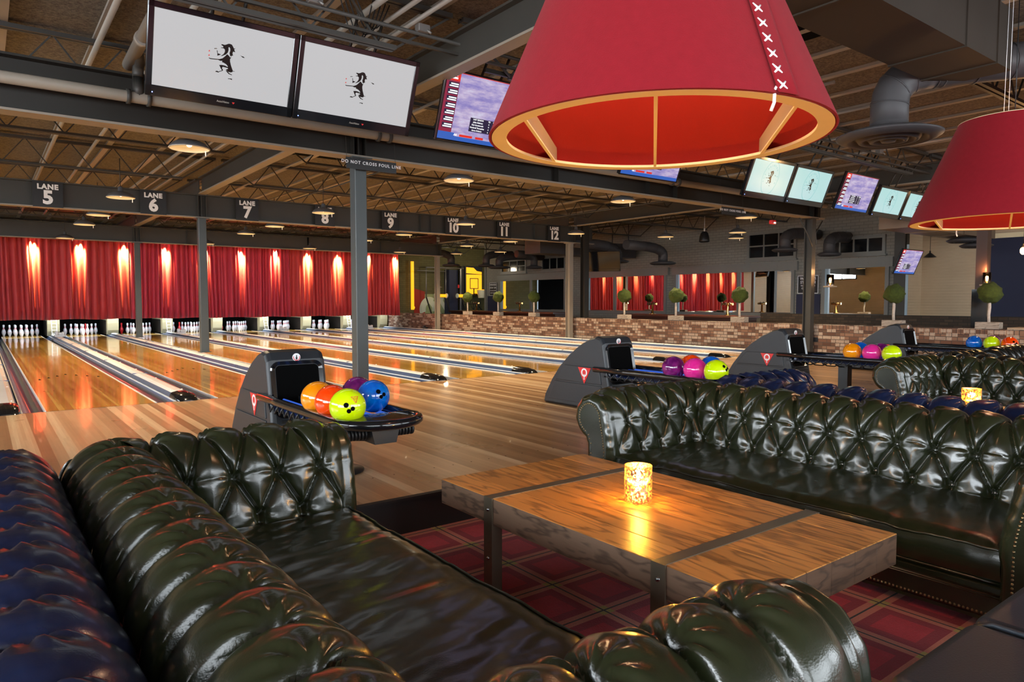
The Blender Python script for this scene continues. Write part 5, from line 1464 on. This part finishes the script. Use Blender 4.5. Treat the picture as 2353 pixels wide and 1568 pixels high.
m = MB(); m.box(RX-.36, RX-.34, 8.14, 8.20, .4, 2.6); struct(m.build('trim_4', 'teal_strip'), 'bright pale strip on the edge of the grey column', 'trim')

# signs on the grey wall
def wsign(y, z, w, h, big, lb, back=True):
    t = thing('wall_sign', lb, 'sign', (RX-.03, y, z), 0); 
    m = MB(); m.box(-.012, .0, -w/2, w/2, -h/2, h/2); m.build('sign_board', 'sign_black', t)
    m = MB(); e_ = .016
    for a in ((-w/2, -w/2+e_, -h/2, h/2), (w/2-e_, w/2, -h/2, h/2), (-w/2, w/2, -h/2, -h/2+e_), (-w/2, w/2, h/2-e_, h/2)): m.box(-.016, -.010, *a)
    m.build('border', 'sign_white', t)
    m = MB(); R_ = Matrix.Rotation(-pi/2, 4, 'Z')
    for txt, zz, s_ in ((('WINNERS', h*.33, w*.175), ('STAY ON', h*.12, w*.175), ('TO CHALLENGE', -h*.07, w*.095), ('OR TO JOIN', -h*.22, w*.11), ('ASK HERE', -h*.37, w*.085)) if big else (('WINNERS', h*.33, w*.2), ('STAY ON', h*.1, w*.2), ('TO CHALLENGE', -h*.12, w*.11), ('OR TO JOIN', -h*.3, w*.13))):
        g = text_mb(txt, s_, .002, s_*.02); xf(g, Matrix.Translation((-.014, 0, zz)) @ R_); join(m, g)
    m.build('sign_lettering', 'sign_white', t)
wsign(11.03, 1.64, .64, .52, True, 'black framed WINNERS STAY ON sign on the grey brick wall beside the right column')
wsign(26.72, 1.72, .58, .60, False, 'small black framed WINNERS STAY ON sign at the far end of the grey wall')
m = MB(); m.box(RX-.02, RX, 10.66, 11.4, .2, 1.36); m.box(RX-.02, RX, 26.2, 27.2, .2, 1.4); struct(m.build('trim_5', 'canvas_navy'), 'navy painted dado below the WINNERS signs', 'wall paint')

# mural room beyond the curtain
YB = NY-.62; fy = YB/30.0
t = thing('painted_mural', 'green mural of giant white curved letters behind the brick wall', 'mural', (17.6, YB, 0))
m = MB(); m.box(-.55, .85, -.012, 0, .55, 1.50); m.build('mural_ground', 'mural_green', t)
m = MB(); m.prism([(-.95, -.01, .5), (-.35, -.01, .5), (-.35, -.01, 1.62), (-.95, -.01, 1.78)], (0, -.01, 0)); m.build('red_patch', 'red_paint', t)
m = MB()
def blob(cx_, cz_, rx, rz_, a0, a1, w_):
    P = []
    for i in range(19): a = math.radians(a0+(a1-a0)*i/18); P.append([(cx_+rx*cos(a), -.024, cz_+rz_*sin(a)), (cx_+(rx-w_)*cos(a), -.024, cz_+(rz_-w_)*sin(a))])
    m.grid(P, 0, False)
blob(-.10, .75, .55, .62, 60, 200, .34); blob(.55, .75, .5, .60, 70, 190, .32)
m.prism([(-.30, -.022, 1.32), (.02, -.022, 1.32), (.62, -.022, .5), (.30, -.022, .5)], (0, -.006, 0)); m.prism([(.35, -.022, 1.30), (.6, -.022, 1.30), (1.15, -.022, .5), (.9, -.022, .5)], (0, -.006, 0))
m.build('letter_shapes', 'mural_white', t)
t = thing('board_games_frame', 'tall thin steel pipe frame with slanting legs in the mural room', 'frame', (17.3, YB-.5, 0))
m = MB()
for x in (-.25, .85):
    m.cyl((x, 0, 1.3), (x, 0, 2.78), .028, n=8)
m.cyl((-.25, 0, 2.78), (1.9, 0, 2.78), .028, n=8); m.cyl((-.9, -.3, 2.6), (.85, 0, 2.6), .02, n=8); m.build('pipe_frame', 'galvanised', t)
m = MB()
for x in (-.25, .85, 1.75): m.bar((x, 0, 1.35), (x+.35, -.2, 0), .05)
m.build('slanted_leg', 'steel_dark', t)
for i, (x, lb) in enumerate(((17.35, 'orange scoring roll with white discs on the pipe frame, left one'), (18.6, 'orange scoring roll with white discs beside the far column, right one'))):
    t = thing('score_roller', lb, 'roller', (x, YB-.75, 1.42)); m = MB(); m.cyl((.12, 0, 0), (.62, 0, 0), .075, n=14); m.build('roll', 'orange_board', t)
    for dx in (.05, .68): m = MB(); m.cyl((dx-.02, 0, 0), (dx+.03, -.0, 0), .115, n=20); m.build('disc', 'mural_white', t)
# basketball board
t = thing('basketball_hoop', 'bright orange arcade basketball board with white net', 'basketball hoop', (20.0, YB-.3, 1.42))
m = MB(); m.box(-.62, .45, -.03, .03, 0, 1.48, 0); m.build('backboard', 'sign_black', t)
m = MB(); m.box(-.54, .40, -.04, -.03, .10, 1.08); m.prism([(-.54, -.04, 1.14), (.40, -.04, 1.10), (.40, -.04, 1.22), (.1, -.04, 1.26), (-.1, -.04, 1.42), (-.54, -.04, 1.44)], (0, .01, 0)); m.build('orange_panel', 'orange_board', t)
m = MB()
for a in ((-.33, .19, .36, .395), (-.33, .19, .86, .895), (-.33, -.295, .36, .895), (.155, .19, .36, .895), (-.12, -.06, .1, .36)): m.box(a[0], a[1], -.05, -.04, a[2], a[3])
m.build('target_square', 'sign_black', t)
m = MB(); n = 18; P = []
for i in range(n+1):
    a = 2*pi*i/n; P.append([(.20+.23*cos(a), -.28+.23*sin(a), .30), (.20+.19*cos(a), -.28+.19*sin(a), .10), (.20+.15*cos(a), -.28+.15*sin(a), -.10)])
m.grid(P, 0, True); m.build('net', 'net_white', t); m = MB(); m.tube([(.20+.235*cos(a), -.28+.235*sin(a), .31) for a in [2*pi*j/20 for j in range(20)]], .014, 6, closed=True); m.build('rim', 'orange_board', t)
plight(19.6, YB-2.2, 2.7, 16, (1, .8, .5), .1, 'mural_light'); plight(17.2, YB-2.0, 2.7, 14, (1, .85, .6), .1, 'mural_light')
t = thing('stair_railing', 'black steel stair railing below the basketball board', 'railing', (19.9, YB-.9, 0))
m = MB(); m.tube([(-.9, 0, 1.02), (-.2, 0, 1.02), (.35, 0, .5)], .022, 6); m.tube([(-.9, 0, .72), (-.1, 0, .72), (.2, 0, .4)], .018, 6)
for x in (-.85, -.4, -.1): m.bar((x, 0, 0), (x, 0, 1.02), .03)
m.bar((-.2, 0, 1.02), (-.75, .2, 0), .03); m.build('rails', 'steel_dark', t)
m = MB(); m.tube([(20.0+.30*cos(a), YB-.35, 1.12+.42*sin(a)) for a in [2*pi*j/28 for j in range(28)]], .014, 6, closed=True); tag(m.build('wire_hoop', 'steel_dark'), 'thin black ring hanging under the basketball board', 'ring')
m = MB(); m.box(18.35, 18.85, YB-.5, YB-.05, 0, 2.7); m.box(18.87, 18.92, YB-.7, YB-.62, .3, 2.75, 1); tag(m.build('support_pier', ['canvas_navy', 'galvanised']), 'navy painted pier left of the basketball board', 'pier')
m = MB(); m.box(19.18, 19.34, YB-.3, YB-.1, 0, 2.9); tag(m.build('dark_post', 'steel_dark'), 'thin dark post between the navy pier and the basketball board', 'post')
m = MB(); m.box(16.38, 16.5, YB-.3, YB-.2, .75, 3.05); m.sphere((16.44, YB-.32, .85), .08, 10, 8, 0); tag(m.build('orange_tube_light', 'orange_board'), 'tall narrow orange light just right of the curtain end', 'light')
m = MB(); m.box(18.55, 18.62, YB-1.0, YB-.95, 1.8, 1.95, 0); tag(m.build('call_point', 'alarm_red'), 'tiny red alarm lamp left of the basketball board', 'alarm')
m = MB(); m.box(-.035, .0, -.06, .06, -.045, .045, 0, .004); o = m.build('wall_outlet', 'black_plastic', None, (WX-.0, 7.95, .34)); tag(o, 'small black outlet box on the low brick wall', 'outlet')
m = MB(); m.box(-.02, .0, -.05, .05, 0, .1); 
# bowling shoes / gadgets left on the far end of the wall foot
m = MB(); m.box(-.06, .06, -.12, .12, 0, .06, 0, .01); m.box(-.05, .05, .02, .1, .06, .12, 0, .01); tag(m.build('small_box', 'black_plastic', None, (WX-.12, 24.2, .07)), 'little black object at the foot of the far brick wall', 'box')

# ================================================================== LIGHTS OF THE PIN DECKS
la = bpy.data.lights.new('pin_deck_tube', 'AREA'); la.shape = 'RECTANGLE'; la.size = 13.4; la.size_y = .08; la.energy = 100; la.color = (.86, .93, 1)
lo = bpy.data.objects.new('pin_deck_tube', la); C.objects.link(lo); lo.location = (7.1, 26.9, .92); lo.rotation_euler = Vector((0, .85, -.75)).to_track_quat('-Z', 'Y').to_euler()

# ================================================================== WORLD, CAMERA, COLOUR
w = bpy.data.worlds.new('world'); sc.world = w; w.use_nodes = True
w.node_tree.nodes['Background'].inputs[0].default_value = (.5, .6, .7, 1); w.node_tree.nodes['Background'].inputs[1].default_value = .3
cam = bpy.data.cameras.new('camera'); co_ = bpy.data.objects.new('camera', cam); C.objects.link(co_)
cam.sensor_width = 36; cam.lens = 1606.35/2353*36; cam.clip_start = .02; cam.clip_end = 200
co_.location = (0, 0, 1.158)
yaw, pit = math.radians(37.19), math.radians(3.265)
co_.rotation_euler = Vector((sin(yaw)*cos(pit), cos(yaw)*cos(pit), -sin(pit))).to_track_quat('-Z', 'Y').to_euler()
sc.camera = co_
sc.view_settings.view_transform = 'Standard'; sc.view_settings.look = 'None'; sc.view_settings.gamma = 1; sc.view_settings.use_curve_mapping = False
sc.view_settings.exposure = EXPO
cy = sc.cycles
cy.max_bounces = 8; cy.diffuse_bounces = 4; cy.glossy_bounces = 4; cy.transmission_bounces = 6; cy.sample_clamp_indirect = 6; cy.caustics_reflective = False; cy.caustics_refractive = False
cy.use_denoising = True; cy.use_adaptive_sampling = True; cy.adaptive_threshold = .02
